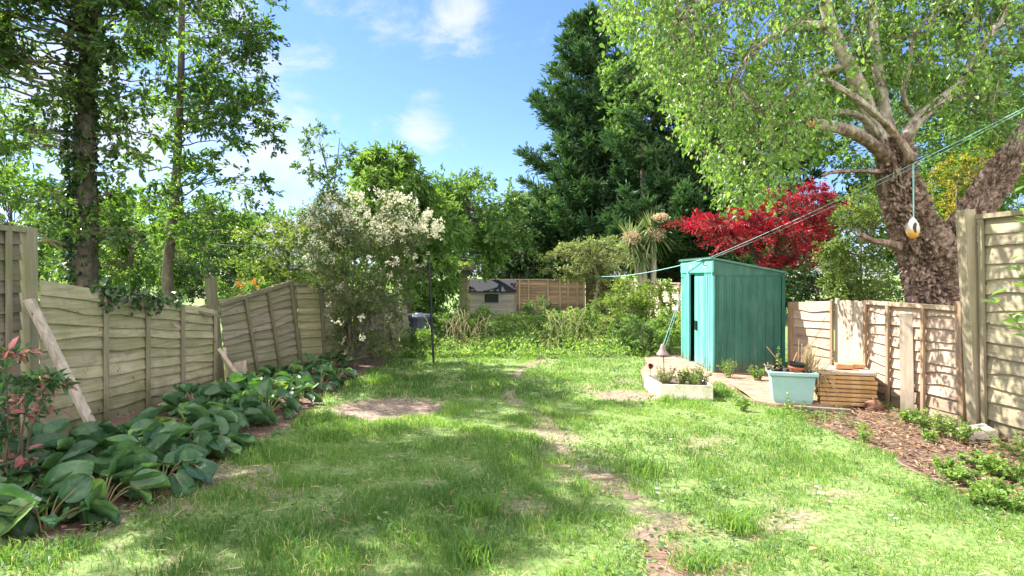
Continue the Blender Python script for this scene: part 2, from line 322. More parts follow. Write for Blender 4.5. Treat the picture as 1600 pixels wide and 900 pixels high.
for nm_ in ('shed_green', 'shed_door'):                            # mud splashed up the foot of the sheets, rust runs
    nt = M[nm_].node_tree; L = nt.links.new
    pb = [n for n in nt.nodes if n.type == 'BSDF_PRINCIPLED'][0]; rp0 = [n for n in nt.nodes if n.type == 'VALTORGB'][0]
    tc = N(nt, 'ShaderNodeTexCoord'); sz = N(nt, 'ShaderNodeSeparateXYZ'); L(tc.outputs['Object'], sz.inputs[0])
    n1 = N(nt, 'ShaderNodeTexNoise', i_Scale=9.0, i_Detail=9.0, i_Roughness=.75); L(tc.outputs['Object'], n1.inputs['Vector'])
    dm = N(nt, 'ShaderNodeMath', operation='MULTIPLY_ADD'); L(n1.outputs['Fac'], dm.inputs[0]); dm.inputs[1].default_value = -.8; L(sz.outputs['Z'], dm.inputs[2])
    dr_ = N(nt, 'ShaderNodeMapRange'); dr_.inputs[1].default_value = -.18; dr_.inputs[2].default_value = -.48; dr_.inputs[3].default_value = 0; dr_.inputs[4].default_value = .75; L(dm.outputs[0], dr_.inputs[0])
    dx = N(nt, 'ShaderNodeMix', data_type='RGBA'); L(dr_.outputs[0], dx.inputs[0]); L(rp0.outputs[0], dx.inputs[6]); dx.inputs[7].default_value = (.14, .10, .065, 1)
    mp_ = N(nt, 'ShaderNodeMapping'); mp_.inputs['Scale'].default_value = (14, 14, .8); L(tc.outputs['Object'], mp_.inputs[0])
    n2 = N(nt, 'ShaderNodeTexNoise', i_Scale=1.0, i_Detail=6.0, i_Roughness=.6); L(mp_.outputs[0], n2.inputs['Vector'])
    sr = ramp(nt, [(.52, (1, 1, 1)), (.75, (.55, .6, .55))]); L(n2.outputs['Fac'], sr.inputs[0])
    sx_ = N(nt, 'ShaderNodeMix', data_type='RGBA', blend_type='MULTIPLY'); sx_.inputs[0].default_value = 1; L(dx.outputs[2], sx_.inputs[6]); L(sr.outputs[0], sx_.inputs[7])
    L(sx_.outputs[2], pb.inputs['Base Color'])
nt = M['bergenia'].node_tree; L = nt.links.new                     # blistered, mottled leaf surface
tc = N(nt, 'ShaderNodeTexCoord'); n1 = N(nt, 'ShaderNodeTexNoise', i_Scale=38.0, i_Detail=5.0); L(tc.outputs['Object'], n1.inputs['Vector'])
n2 = N(nt, 'ShaderNodeTexNoise', i_Scale=11.0, i_Detail=6.0, i_Roughness=.7); L(tc.outputs['Object'], n2.inputs['Vector'])
pb = [n for n in nt.nodes if n.type == 'BSDF_PRINCIPLED'][0]; rp0 = [n for n in nt.nodes if n.type == 'VALTORGB'][0]
bp = N(nt, 'ShaderNodeBump', i_Strength=.55, i_Distance=.012); L(n1.outputs['Fac'], bp.inputs['Height']); L(bp.outputs[0], pb.inputs['Normal'])
mr = N(nt, 'ShaderNodeMapRange'); mr.inputs[1].default_value = .3; mr.inputs[2].default_value = .75; mr.inputs[3].default_value = -.28; mr.inputs[4].default_value = .42; L(n2.outputs['Fac'], mr.inputs[0])
ad = N(nt, 'ShaderNodeMath', operation='ADD'); at = [n for n in nt.nodes if n.type == 'ATTRIBUTE'][0]; L(at.outputs['Fac'], ad.inputs[0]); L(mr.outputs[0], ad.inputs[1]); L(ad.outputs[0], rp0.inputs[0])
# ------------------------------------------------------------------ camera, light, sky
cam = bpy.data.cameras.new('camera'); co = bpy.data.objects.new('camera', cam); C.objects.link(co)
cam.lens = 22.5; cam.sensor_width = 36; cam.shift_y = -20 / 1600
co.location = (0, 0, CAMZ); co.rotation_euler = (math.pi / 2, 0, 0); cam.clip_end = 2000; cam.clip_start = .05
bpy.context.scene.camera = co
EL = math.radians(46); AZ = math.atan2(-.86, .51)          # towards the sun, from +Y
sd = Vector((math.sin(AZ) * math.cos(EL), math.cos(AZ) * math.cos(EL), math.sin(EL)))
sl = bpy.data.lights.new('sun', 'SUN'); sl.energy = 4.9; sl.angle = math.radians(.5); sl.color = (1, .95, .86)
so = bpy.data.objects.new('sun', sl); C.objects.link(so); so.location = (-10, 5, 20)
so.rotation_euler = (-sd).to_track_quat('-Z', 'Y').to_euler()
w = bpy.data.worlds.new('World'); bpy.context.scene.world = w; w.use_nodes = True
nt = w.node_tree; nt.nodes.clear(); L = nt.links.new
wo = N(nt, 'ShaderNodeOutputWorld'); bg = N(nt, 'ShaderNodeBackground'); bg.inputs[1].default_value = .10
sky = N(nt, 'ShaderNodeTexSky', sky_type='NISHITA'); sky.sun_disc = False; sky.sun_elevation = EL; sky.sun_rotation = AZ
sky.air_density = 1.0; sky.dust_density = .25; sky.ozone_density = 2.5
tc = N(nt, 'ShaderNodeTexCoord')
nm = N(nt, 'ShaderNodeVectorMath', operation='NORMALIZE'); L(tc.outputs['Generated'], nm.inputs[0])
mp = N(nt, 'ShaderNodeMapping'); mp.inputs['Scale'].default_value = (1, 1, 1.7); L(nm.outputs[0], mp.inputs[0])
no = N(nt, 'ShaderNodeTexNoise', i_Scale=7.0, i_Detail=10.0, i_Roughness=.62, i_Distortion=.5); L(mp.outputs[0], no.inputs['Vector'])
acc = None
for (px, py, rad, amp) in [(650, 205, .115, .36), (715, 18, .09, .24), (600, 8, .09, .22), (430, 270, .24, .34), (170, 150, .36, .35), (560, 300, .16, .22), (480, 60, .12, .16), (680, 95, .05, .12), (-300, 100, .5, .25), (1900, 150, .4, .2)]:
    d = nrm(P(px, py, 1) - [0, 0, CAMZ])
    ds = N(nt, 'ShaderNodeVectorMath', operation='DISTANCE'); L(nm.outputs[0], ds.inputs[0]); ds.inputs[1].default_value = d
    mr = N(nt, 'ShaderNodeMapRange', interpolation_type='SMOOTHSTEP'); mr.inputs[1].default_value = rad; mr.inputs[2].default_value = 0
    mr.inputs[3].default_value = 0; mr.inputs[4].default_value = amp; L(ds.outputs['Value'], mr.inputs[0])
    if acc is None: acc = mr.outputs[0]
    else:
        a = N(nt, 'ShaderNodeMath', operation='MAXIMUM'); L(acc, a.inputs[0]); L(mr.outputs[0], a.inputs[1]); acc = a.outputs[0]
a = N(nt, 'ShaderNodeMath', operation='ADD'); L(acc, a.inputs[0]); L(no.outputs['Fac'], a.inputs[1])
mr = N(nt, 'ShaderNodeMapRange', interpolation_type='SMOOTHSTEP'); mr.inputs[1].default_value = .60; mr.inputs[2].default_value = .92; mr.inputs[3].default_value = 0; mr.inputs[4].default_value = .8
L(a.outputs[0], mr.inputs[0])
mx = N(nt, 'ShaderNodeMix', data_type='RGBA'); L(mr.outputs[0], mx.inputs[0]); skm = N(nt, 'ShaderNodeMix', data_type='RGBA', blend_type='MULTIPLY'); skm.inputs[0].default_value = 1; L(sky.outputs[0], skm.inputs[6]); skm.inputs[7].default_value = (.41, .485, .70, 1)
L(skm.outputs[2], mx.inputs[6]); mx.inputs[7].default_value = (2.75, 2.8, 2.9, 1)
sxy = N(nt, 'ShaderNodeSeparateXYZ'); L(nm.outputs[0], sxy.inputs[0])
rear_fill = N(nt, 'ShaderNodeMapRange', interpolation_type='SMOOTHSTEP'); rear_fill.inputs[1].default_value = .25; rear_fill.inputs[2].default_value = -.45; L(sxy.outputs['Y'], rear_fill.inputs[0])  # bright cloud bank added behind and above the camera, unseen, as fill light
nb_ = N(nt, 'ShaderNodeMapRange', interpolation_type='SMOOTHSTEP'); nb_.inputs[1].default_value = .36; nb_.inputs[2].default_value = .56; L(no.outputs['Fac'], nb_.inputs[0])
bm = N(nt, 'ShaderNodeMath', operation='MULTIPLY'); L(rear_fill.outputs[0], bm.inputs[0]); L(nb_.outputs[0], bm.inputs[1])
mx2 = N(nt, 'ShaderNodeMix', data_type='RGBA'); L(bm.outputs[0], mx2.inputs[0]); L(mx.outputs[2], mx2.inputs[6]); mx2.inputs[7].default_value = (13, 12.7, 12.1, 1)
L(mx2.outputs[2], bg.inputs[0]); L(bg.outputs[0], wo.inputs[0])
vs = bpy.context.scene.view_settings; vs.view_transform = 'Standard'; vs.look = 'None'; vs.gamma = 1; vs.exposure = 1.98; vs.use_curve_mapping = False
bpy.context.scene.cycles.max_bounces = 8
bpy.context.scene.cycles.transparent_max_bounces = 4

# ------------------------------------------------------------------ ground
def seg_d(x, y, pts):
    d = np.full(np.shape(x), 1e9)
    for (a, b) in zip(pts[:-1], pts[1:]):
        a = np.array(a[:2]); b = np.array(b[:2]); ab = b - a
        t = np.clip(((x - a[0]) * ab[0] + (y - a[1]) * ab[1]) / (ab @ ab), 0, 1)
        d = np.minimum(d, np.hypot(x - a[0] - t * ab[0], y - a[1] - t * ab[1]))
    return d
PATH = [G(x, y) for x, y in [(1085, 930), (1045, 860), (990, 775), (935, 738), (868, 715), (880, 680), (840, 645), (795, 622), (810, 580), (850, 556)]]
def inpoly(x, y, poly):
    ins = np.zeros(np.shape(x), bool); n = len(poly)
    for i in range(n):
        x0, y0 = poly[i][:2]; x1, y1 = poly[(i + 1) % n][:2]
        c = ((y0 > y) != (y1 > y)) & (x < (x1 - x0) * (y - y0) / ((y1 - y0) + 1e-12) + x0)
        ins ^= c
    return ins
RBED = [G(x, y) for x, y in [(1165, 618), (1215, 630), (1255, 655), (1300, 672), (1340, 690), (1400, 715), (1450, 745), (1500, 775), (1700, 800), (1700, 700), (1540, 672), (1400, 640), (1300, 618), (1240, 608)]]
LBED = [G(x, y) for x, y in [(-200, 900), (60, 868), (150, 815), (260, 765), (340, 725), (400, 690), (470, 652), (530, 605), (590, 575), (640, 545), (560, 530), (470, 570), (340, 600), (50, 690), (-300, 760)]]
def bare(x, y):
    """1 where the soil shows, 0 where grass grows"""
    n = fbm(x * 1.7 + 9, y * 1.7 + 3, 4); n2 = fbm(x * 5 + 1, y * 5, 3)
    dp = seg_d(x, y, PATH)
    wpath = np.where(y < 4.2, .30, .16)
    s = np.clip(1.0 - dp / wpath + (n - .52) * 2.6 + (n2 - .5) * 2.4, 0, 1) * np.where(y < 4.3, 1, .8)
    e = ((x + 1.45) / .72) ** 2 + ((y - 7.45) / .62) ** 2
    s = np.maximum(s, np.clip((1.15 - e) * 2 + (n2 - .5) * 1.2, 0, 1))
    e = ((x - 1.5) / .48) ** 2 + ((y - 8.2) / .4) ** 2
    s = np.maximum(s, np.clip((1.1 - e) * 2 + (n2 - .5) * 1.6, 0, .9))
    s = np.maximum(s, np.clip(inpoly(x + (n2 - .5) * .35, y + (n - .5) * .5, RBED) * 1.0 - .0, 0, 1))
    s = np.maximum(s, inpoly(x + (n2 - .5) * .3, y + (n - .5) * .35, LBED) * 1.0)
    # worn patches at the left and in the foreground
    e = np.exp(-((x + 2.3) / .9) ** 2 - ((y - 4.8) / 1.0) ** 2) * .6 + np.exp(-((x - .1) / .7) ** 2 - ((y - 4.2) / .5) ** 2) * .45 + np.exp(-((x + 3.0) / .9) ** 2 - ((y - 4.1) / .6) ** 2) * .6
    e = e + np.exp(-((x - 1.7) / .8) ** 2 - ((y - 3.9) / .4) ** 2) * .35 + np.exp(-((x + .2) / 1.5) ** 2 - ((y - 11.6) / .4) ** 2) * .2
    s = np.maximum(s, np.clip((e + (n - .5) * 1.3 + (n2 - .5) * .9 - .38) * 3, 0, .75))
    s = np.maximum(s, np.clip((n2 * .6 + n * .4 - .62) * 5, 0, .5))
    return s
PAVE = [(1.85, 8.8), (2.4, 8.75), (2.97, 8.95), (3.0, 8.3), (2.93, 7.75), (3.1, 7.5), (3.65, 7.42), (4.05, 7.5), (4.25, 7.8), (4.28, 9.2), (4.3, 12.2), (2.5, 12.2), (2.3, 10.9), (2.05, 10.2), (1.95, 9.6)]
def gz(x, y):
    return (fbm(np.asarray(x) * .9, np.asarray(y) * .9, 4) - .5) * .09 * np.clip((np.asarray(y) - 1) / 2, 0, 1)
def axis(a, b, step, far):
    inner = np.arange(a, b + step / 2, step); g = [];v = step
    out = [];x = b
    while x < far: v *= 1.3; x += v; out.append(x)
    lo = [];x = a; v = step
    while x > -far: v *= 1.3; x -= v; lo.append(x)
    return np.array(lo[::-1] + list(inner) + out)
xs = axis(-5.2, 5.6, .045, 600); ys = axis(2.2, 14, .045, 900)
X, Y = np.meshgrid(xs, ys); near = (np.abs(X) < 60) & (np.abs(Y) < 80)
S = bare(X, Y)
Z = np.where(near, gz(X, Y), 0) - S * .012 + (fbm(X * 14, Y * 14, 2) - .5) * .02 * S
Z = np.where(near & (np.abs(X) < 6) & (np.abs(Y) < 14) & inpoly(X, Y, PAVE), np.minimum(Z, 0) - .03, Z)
k = len(xs)
i = (np.arange(len(ys) - 1)[:, None] * k + np.arange(k - 1)[None, :])
mb = MB(); mb.add(np.stack([X, Y, Z], -1).reshape(-1, 3), np.stack([i, i + 1, i + k + 1, i + k], -1).reshape(-1, 4))
m, nt, out = new_mat('lawn_ground'); L = nt.links.new
at = N(nt, 'ShaderNodeAttribute', attribute_name='bare'); at2 = N(nt, 'ShaderNodeAttribute', attribute_name='red')
tc = N(nt, 'ShaderNodeTexCoord')
n1 = N(nt, 'ShaderNodeTexNoise', i_Scale=26.0, i_Detail=10.0, i_Roughness=.72); L(tc.outputs['Object'], n1.inputs['Vector'])
n2 = N(nt, 'ShaderNodeTexNoise', i_Scale=3.0, i_Detail=6.0); L(tc.outputs['Object'], n2.inputs['Vector'])
thatch = ramp(nt, [(.3, (.05, .08, .025)), (.48, (.125, .185, .055)), (.62, (.19, .25, .085)), (.78, (.31, .31, .15))]); L(n1.outputs['Fac'], thatch.inputs[0])
soilr = ramp(nt, [(.28, (.07, .05, .038)), (.45, (.18, .132, .104)), (.6, (.30, .235, .19)), (.75, (.43, .36, .30))]); L(n1.outputs['Fac'], soilr.inputs[0])
redr = ramp(nt, [(.3, (.035, .021, .015)), (.45, (.095, .06, .044)), (.6, (.18, .12, .09)), (.78, (.31, .21, .155))]); L(n1.outputs['Fac'], redr.inputs[0])
mx0 = N(nt, 'ShaderNodeMix', data_type='RGBA'); L(at2.outputs['Fac'], mx0.inputs[0]); L(soilr.outputs[0], mx0.inputs[6]); L(redr.outputs[0], mx0.inputs[7])
mx1 = N(nt, 'ShaderNodeMix', data_type='RGBA'); L(at.outputs['Fac'], mx1.inputs[0]); L(thatch.outputs[0], mx1.inputs[6]); L(mx0.outputs[2], mx1.inputs[7])
p = N(nt, 'ShaderNodeBsdfPrincipled', i_Roughness=.95); p.inputs['Specular IOR Level'].default_value = .15
L(mx1.outputs[2], p.inputs['Base Color'])
bp = N(nt, 'ShaderNodeBump', i_Strength=.7, i_Distance=.02); L(n1.outputs['Fac'], bp.inputs['Height']); L(bp.outputs[0], p.inputs['Normal'])
L(p.outputs[0], out.inputs[0])
go = mb.build('ground', m, loc=(0, 0, 0), smooth=True); go['kind'] = 'structure'
a = go.data.attributes.new('bare', 'FLOAT', 'POINT'); a.data.foreach_set('value', S.ravel().astype(np.float32))
R = np.clip(inpoly(X, Y, RBED) * 1.0 + np.exp(-((X - .95) / .45) ** 2 - ((Y - 3.4) / .6) ** 2) * .9 + inpoly(X, Y, LBED) * .8, 0, 1)
a = go.data.attributes.new('red', 'FLOAT', 'POINT'); a.data.foreach_set('value', R.ravel().astype(np.float32))

# paved pad under and before the shed
def slab_sheet(name, pts, z, t, mat):
    mb = MB(); n = len(pts); pts = [np.array(p) for p in pts]
    V = [[p[0], p[1], z - t] for p in pts] + [[p[0], p[1], z] for p in pts]
    c = np.mean(pts, 0)
    V += [[c[0], c[1], z]]
    mb.add(V, [[i, (i + 1) % n, n + (i + 1) % n, n + i] for i in range(n)], [[n + i, n + (i + 1) % n, 2 * n] for i in range(n)])
    o = mb.build(name, mat, loc=(0, 0, 0)); o['kind'] = 'structure'; return o
slab_sheet('paving', PAVE, .018, .10, M['paving'])

# ------------------------------------------------------------------ grass
def blades(x, y, h, wd, lean, r):
    n = len(x); a = rng.random(n) * 6.283; b = rng.random(n) * 6.283
    z = gz(x, y) - .01
    base = np.stack([x, y, z], -1); side = np.stack([np.cos(a), np.sin(a), 0 * a], -1) * (wd * .5)[:, None]
    ld = np.stack([np.cos(b), np.sin(b), 0 * b], -1) * (lean * h)[:, None]; up = np.array([0, 0, 1.])
    mid = base + ld * .3 + up * (h * .6)[:, None]; tip = base + ld + up * (h * (1 - .35 * lean))[:, None]
    V = np.stack([base - side, base + side, mid + side * .8, mid - side * .8, tip], 1).reshape(-1, 3)
    o = np.arange(n)[:, None] * 5
    return V, o + [0, 1, 2, 3], o + [3, 2, 4], r
mbg = MB()
tot = 0
for (y0, y1, dens, wd) in [(2.9, 4.2, 5200, .0045), (4.2, 5.6, 4000, .0055), (5.6, 7.5, 2700, .007), (7.5, 10, 1700, .009), (10, 14, 900, .013), (14, 25, 320, .022)]:
    xl = max(-.9 * y1, -5.5); xr = min(.9 * y1, 6.0)
    n = int((y1 - y0) * (xr - xl) * dens)
    x = xl + rng.random(n) * (xr - xl); y = y0 + rng.random(n) * (y1 - y0)
    # gather in tufts
    tuft = fbm(x * 3.2, y * 3.2, 3)
    b = bare(x, y)
    keep = (np.abs(x / y) < .86) & (rng.random(n) < np.clip(1.03 - b * 1.02, 0, 1) * np.clip(.4 + (tuft - .35) * 3, .18, 1))
    # off the paving and trough
    keep &= ~inpoly(x + (fbm(x * 6, y * 6, 2) - .5) * .25, y + (fbm(x * 6 + 9, y * 6, 2) - .5) * .25, PAVE)
    keep &= ~((x > 1.85) & (x < 2.47) & (y > 7.95) & (y < 8.75))
    x, y, tuft, b = x[keep], y[keep], tuft[keep], b[keep]; n = len(x)
    left = np.clip(.45 - x * .25, 0, 1.0)             # longer, lusher on the left
    big = fbm(x * .8 + 50, y * .8 + 20, 3)
    h = 1.25 * (.022 + .055 * np.clip((tuft - .3) * 2.2, 0, 1) * (.45 + .75 * left) + .05 * np.clip(big - .5, 0, 1) * 2) * (.55 + rng.random(n) * .8) * (1 - .45 * b)
    h = np.where(y > 14, h * 1.6, h)
    r = np.clip(.40 + (rng.random(n) - .5) * .5 + (fbm(x * .7, y * .7, 3) - .5) * .9 - (left - .4) * .25 + .12 * b, 0, .93)
    r = np.where(rng.random(n) < .05 + .12 * b, .94 + rng.random(n) * .06, r)
    V, Q, T, r = blades(x, y, h, np.full(n, wd) * (.7 + rng.random(n) * .6), .25 + rng.random(n) * .75, r)
    mbg.add(V, Q, None, r); mbg.T.append(T + (mbg.n - len(V))); mbg.rt.append(r); tot += n
print('blades', tot)
g = mbg.build('grass', M['grass'], loc=(0, 0, 0)); g['kind'] = 'stuff'; g['label'] = 'uneven sunlit lawn of short and tufted green grass'; g['category'] = 'grass'

# dead stalks and thatch lying flat, and small broad lawn weeds
mb = MB(); n = 20000
x = -4.5 + rng.random(n) * 9.5; y = 2.9 + rng.random(n) ** 1.6 * 8.5
kp = (np.abs(x / y) < .86) & (rng.random(n) < np.clip(.25 + bare(x, y) * .8, 0, 1)) & ~inpoly(x, y, PAVE) & ~inpoly(x, y, LBED); x, y = x[kp], y[kp]; n = len(x)
a = rng.random(n) * 6.283; mb.leaves(np.stack([x, y, gz(x, y) + .004 + rng.random(n) * .03], -1), np.stack([np.cos(a), np.sin(a), rng.normal(size=n) * .22], -1), .04 + rng.random(n) * .06, .07 + .012 * 0, .02, 1)
o = mb.build('dead_thatch', M['straw'], loc=(0, 0, 0)); o['kind'] = 'stuff'; o['label'] = 'dry pale stalks lying between the grass blades'; o['category'] = 'thatch'
mb = MB(); nc = 1500
x = -4.5 + rng.random(nc) * 9.5; y = 2.9 + rng.random(nc) ** 1.5 * 8.5
kp = (np.abs(x / y) < .86) & (fbm(x * 1.3 + 3, y * 1.3, 3) > .5) & ~inpoly(x, y, PAVE) & ~inpoly(x, y, LBED); x, y = x[kp], y[kp]
for rep in range(9):
    n = len(x); a = rng.random(n) * 6.283; q = rng.random(n) * .05
    mb.leaves(np.stack([x + np.cos(a) * q, y + np.sin(a) * q, gz(x, y) + .012 + rng.random(n) * .035], -1), np.stack([np.cos(a), np.sin(a), .25 + rng.random(n) * .4], -1), .018 + .026 * rng.random(n), .62, .08, .8)
o = mb.build('clover', M['clover'], loc=(0, 0, 0)); o['kind'] = 'stuff'; o['label'] = 'small broad leaved weeds and clover mixed into the lawn'; o['category'] = 'lawn weeds'

# coarse tussocks one could single out
def tussock(px, py, h, n, label, mat='grass', sp=.10, rlo=.2, rhi=.8):
    c = G(px, py); mb = MB()
    x = c[0] + rng.normal(size=n) * sp * .5; y = c[1] + rng.normal(size=n) * sp * .5
    a = rng.random(n) * 6.283; 
    V, Q, T, r = blades(x, y, h * (.5 + rng.random(n) * .7), np.full(n, .0045 + .0007 * c[1]), .3 + rng.random(n) * .7, rlo + rng.random(n) * (rhi - rlo))
    mb.add(V, Q, None, r); mb.T.append(T); mb.rt.append(r)
    return tag(mb.build('grass_tuft', M[mat], loc=(c[0], c[1], 0)), label, 'grass tuft')
tussock(1150, 822, .16, 260, 'bright green grass tuft right of the brown earth path in the foreground', sp=.14)
tussock(1085, 880, .13, 200, 'grass tuft at the right edge of the brown earth in the foreground', sp=.12)
tussock(745, 800, .17, 260, 'tall shaded grass tuft left of the worn path', sp=.16, rhi=.55)
tussock(735, 868, .16, 240, 'tall shaded grass tuft at the bottom middle of the lawn', sp=.16, rhi=.55)
tussock(1010, 735, .15, 220, 'dense green grass tuft on the right side of the worn path', sp=.2, rhi=.55)
tussock(520, 690, .16, 240, 'long pale grass tuft in front of the bare gravel patch', sp=.16)
tussock(590, 598, .18, 220, 'sunlit long grass tuft behind the bare gravel patch', sp=.2)
tussock(1128, 618, .14, 200, 'grass tuft against the right end of the white trough', sp=.12, rhi=.5)
tussock(1085, 634, .08, 160, 'fine grass tuft along the middle of the trough front', sp=.3)
tussock(1040, 628, .11, 120, 'grass tuft at the front left corner of the white trough', sp=.12)
tussock(1215, 646, .10, 150, 'grass tuft at the left foot of the turquoise planter', sp=.2)
tussock(1265, 650, .09, 120, 'grass tuft growing over the low edging board', sp=.25)
tussock(1060, 622, .09, 140, 'short grass tuft growing against the front of the white trough', sp=.25)

# daisies in the lawn
for (px, py) in [(1026, 770), (1034, 790), (1028, 777), (1276, 768), (1280, 778), (1297, 794), (1392, 816), (1399, 822), (1170, 664), (912, 600), (1048, 698)]:
    mb = MB(); c = G(px, py); z = gz(c[0], c[1]) + .055
    a = np.linspace(0, 6.28, 9)[:-1]
    mb.leaves(np.repeat([[c[0], c[1], z]], 8, 0), np.stack([np.cos(a), np.sin(a), .15 + 0 * a], -1), .016, .5, .02, 1)
    dz_ = thing('daisy', 'tiny white daisy flower in the sunlit lawn', 'flower', (c[0], c[1], 0), 0, 'daisies in the lawn'); mb.build('petals', M['daisy'], dz_)
    mb = MB(); mb.tube([[c[0], c[1], z - .07], [c[0], c[1], z]], .0018, 4); mb.build('stalk', M['clover'], dz_)

# dead leaves and chips over the bare bed: nobody could count them
mb = MB(); n = 5200
x = 2.6 + rng.random(n) * 3.0; y = 4.0 + rng.random(n) * 4.2
kp = inpoly(x + rng.normal(size=n) * .06, y + rng.normal(size=n) * .06, RBED)
x, y = x[kp], y[kp]; n = len(x)
a = rng.random(n) * 6.283
mb.leaves(np.stack([x, y, gz(x, y) + rng.random(n) * .018], -1), np.stack([np.cos(a), np.sin(a), rng.normal(size=n) * .15], -1), .025 + rng.random(n) * .05, .35, .08, .9)
x = -4 + rng.random(2600) * 3.2; y = 3.4 + rng.random(2600) * 6
kp = inpoly(x + rng.normal(size=2600) * .1, y + rng.normal(size=2600) * .1, LBED); x, y = x[kp], y[kp]; n = len(x); a = rng.random(n) * 6.283
mb.leaves(np.stack([x, y, gz(x, y) + rng.random(n) * .015], -1), np.stack([np.cos(a), np.sin(a), rng.normal(size=n) * .15], -1), .02 + rng.random(n) * .04, .35, .08, .9)
o = mb.build('leaf_litter', M['litter'], loc=(0, 0, 0)); o['kind'] = 'stuff'; o['label'] = 'brown dead leaves and bark chips over the bare beds'; o['category'] = 'leaf litter'
mb = MB(); c = G(1265, 868); mb.leaves([c + [0, 0, .03]], [[1, .2, .1]], .06, .8, .1, 1)
tag(mb.build('fallen_leaf', M['cut_wood'], loc=tuple(c)), 'single orange dead leaf lying on the foreground lawn', 'leaf')

# sunken paving stones of the worn path
for (px, py, sx, sy, rz, lab) in [(1050, 888, .30, .26, .2, 'dark brown sunken slab at the bottom edge of the worn path'),
                                  (985, 770, .08, .055, .5, 'small flat stone in the worn path just above the brown slab'),
                                  (940, 742, .09, .06, .1, 'flat pale stone in the bend of the worn path'),
                                  (872, 728, .11, .05, -.2, 'flat stone at the shaded left bend of the worn path')]:
    c = G(px, py); mb = MB(); k = 14; a = np.linspace(0, 6.283, k, endpoint=False)
    rr = 1 + (rng.random(k) - .5) * .3; pw = .75
    xx = np.sign(np.cos(a)) * np.abs(np.cos(a)) ** pw * sx * rr; yy = np.sign(np.sin(a)) * np.abs(np.sin(a)) ** pw * sy * rr
    xr = xx * math.cos(rz) - yy * math.sin(rz); yr = xx * math.sin(rz) + yy * math.cos(rz)
    z = float(gz(c[0], c[1]))
    V = np.vstack([np.stack([c[0] + xr, c[1] + yr, np.full(k, z - .06)], -1), np.stack([c[0] + xr, c[1] + yr, np.full(k, z - .004)], -1),
                   np.stack([c[0] + xr * .93, c[1] + yr * .93, np.full(k, z + .003)], -1), [[c[0], c[1], z + .004]]])
    j = np.arange(k); jn = (j + 1) % k
    mb.add(V, np.vstack([np.stack([j, jn, jn + k, j + k], -1), np.stack([j + k, jn + k, jn + 2 * k, j + 2 * k], -1)]), np.stack([j + 2 * k, jn + 2 * k, np.full(k, 3 * k)], -1))
    tag(mb.build('stepping_stone', M['step'] if sx > .2 else M['path_stone'], loc=(c[0], c[1], 0)), lab, 'stepping stone', 'stones of the worn path')

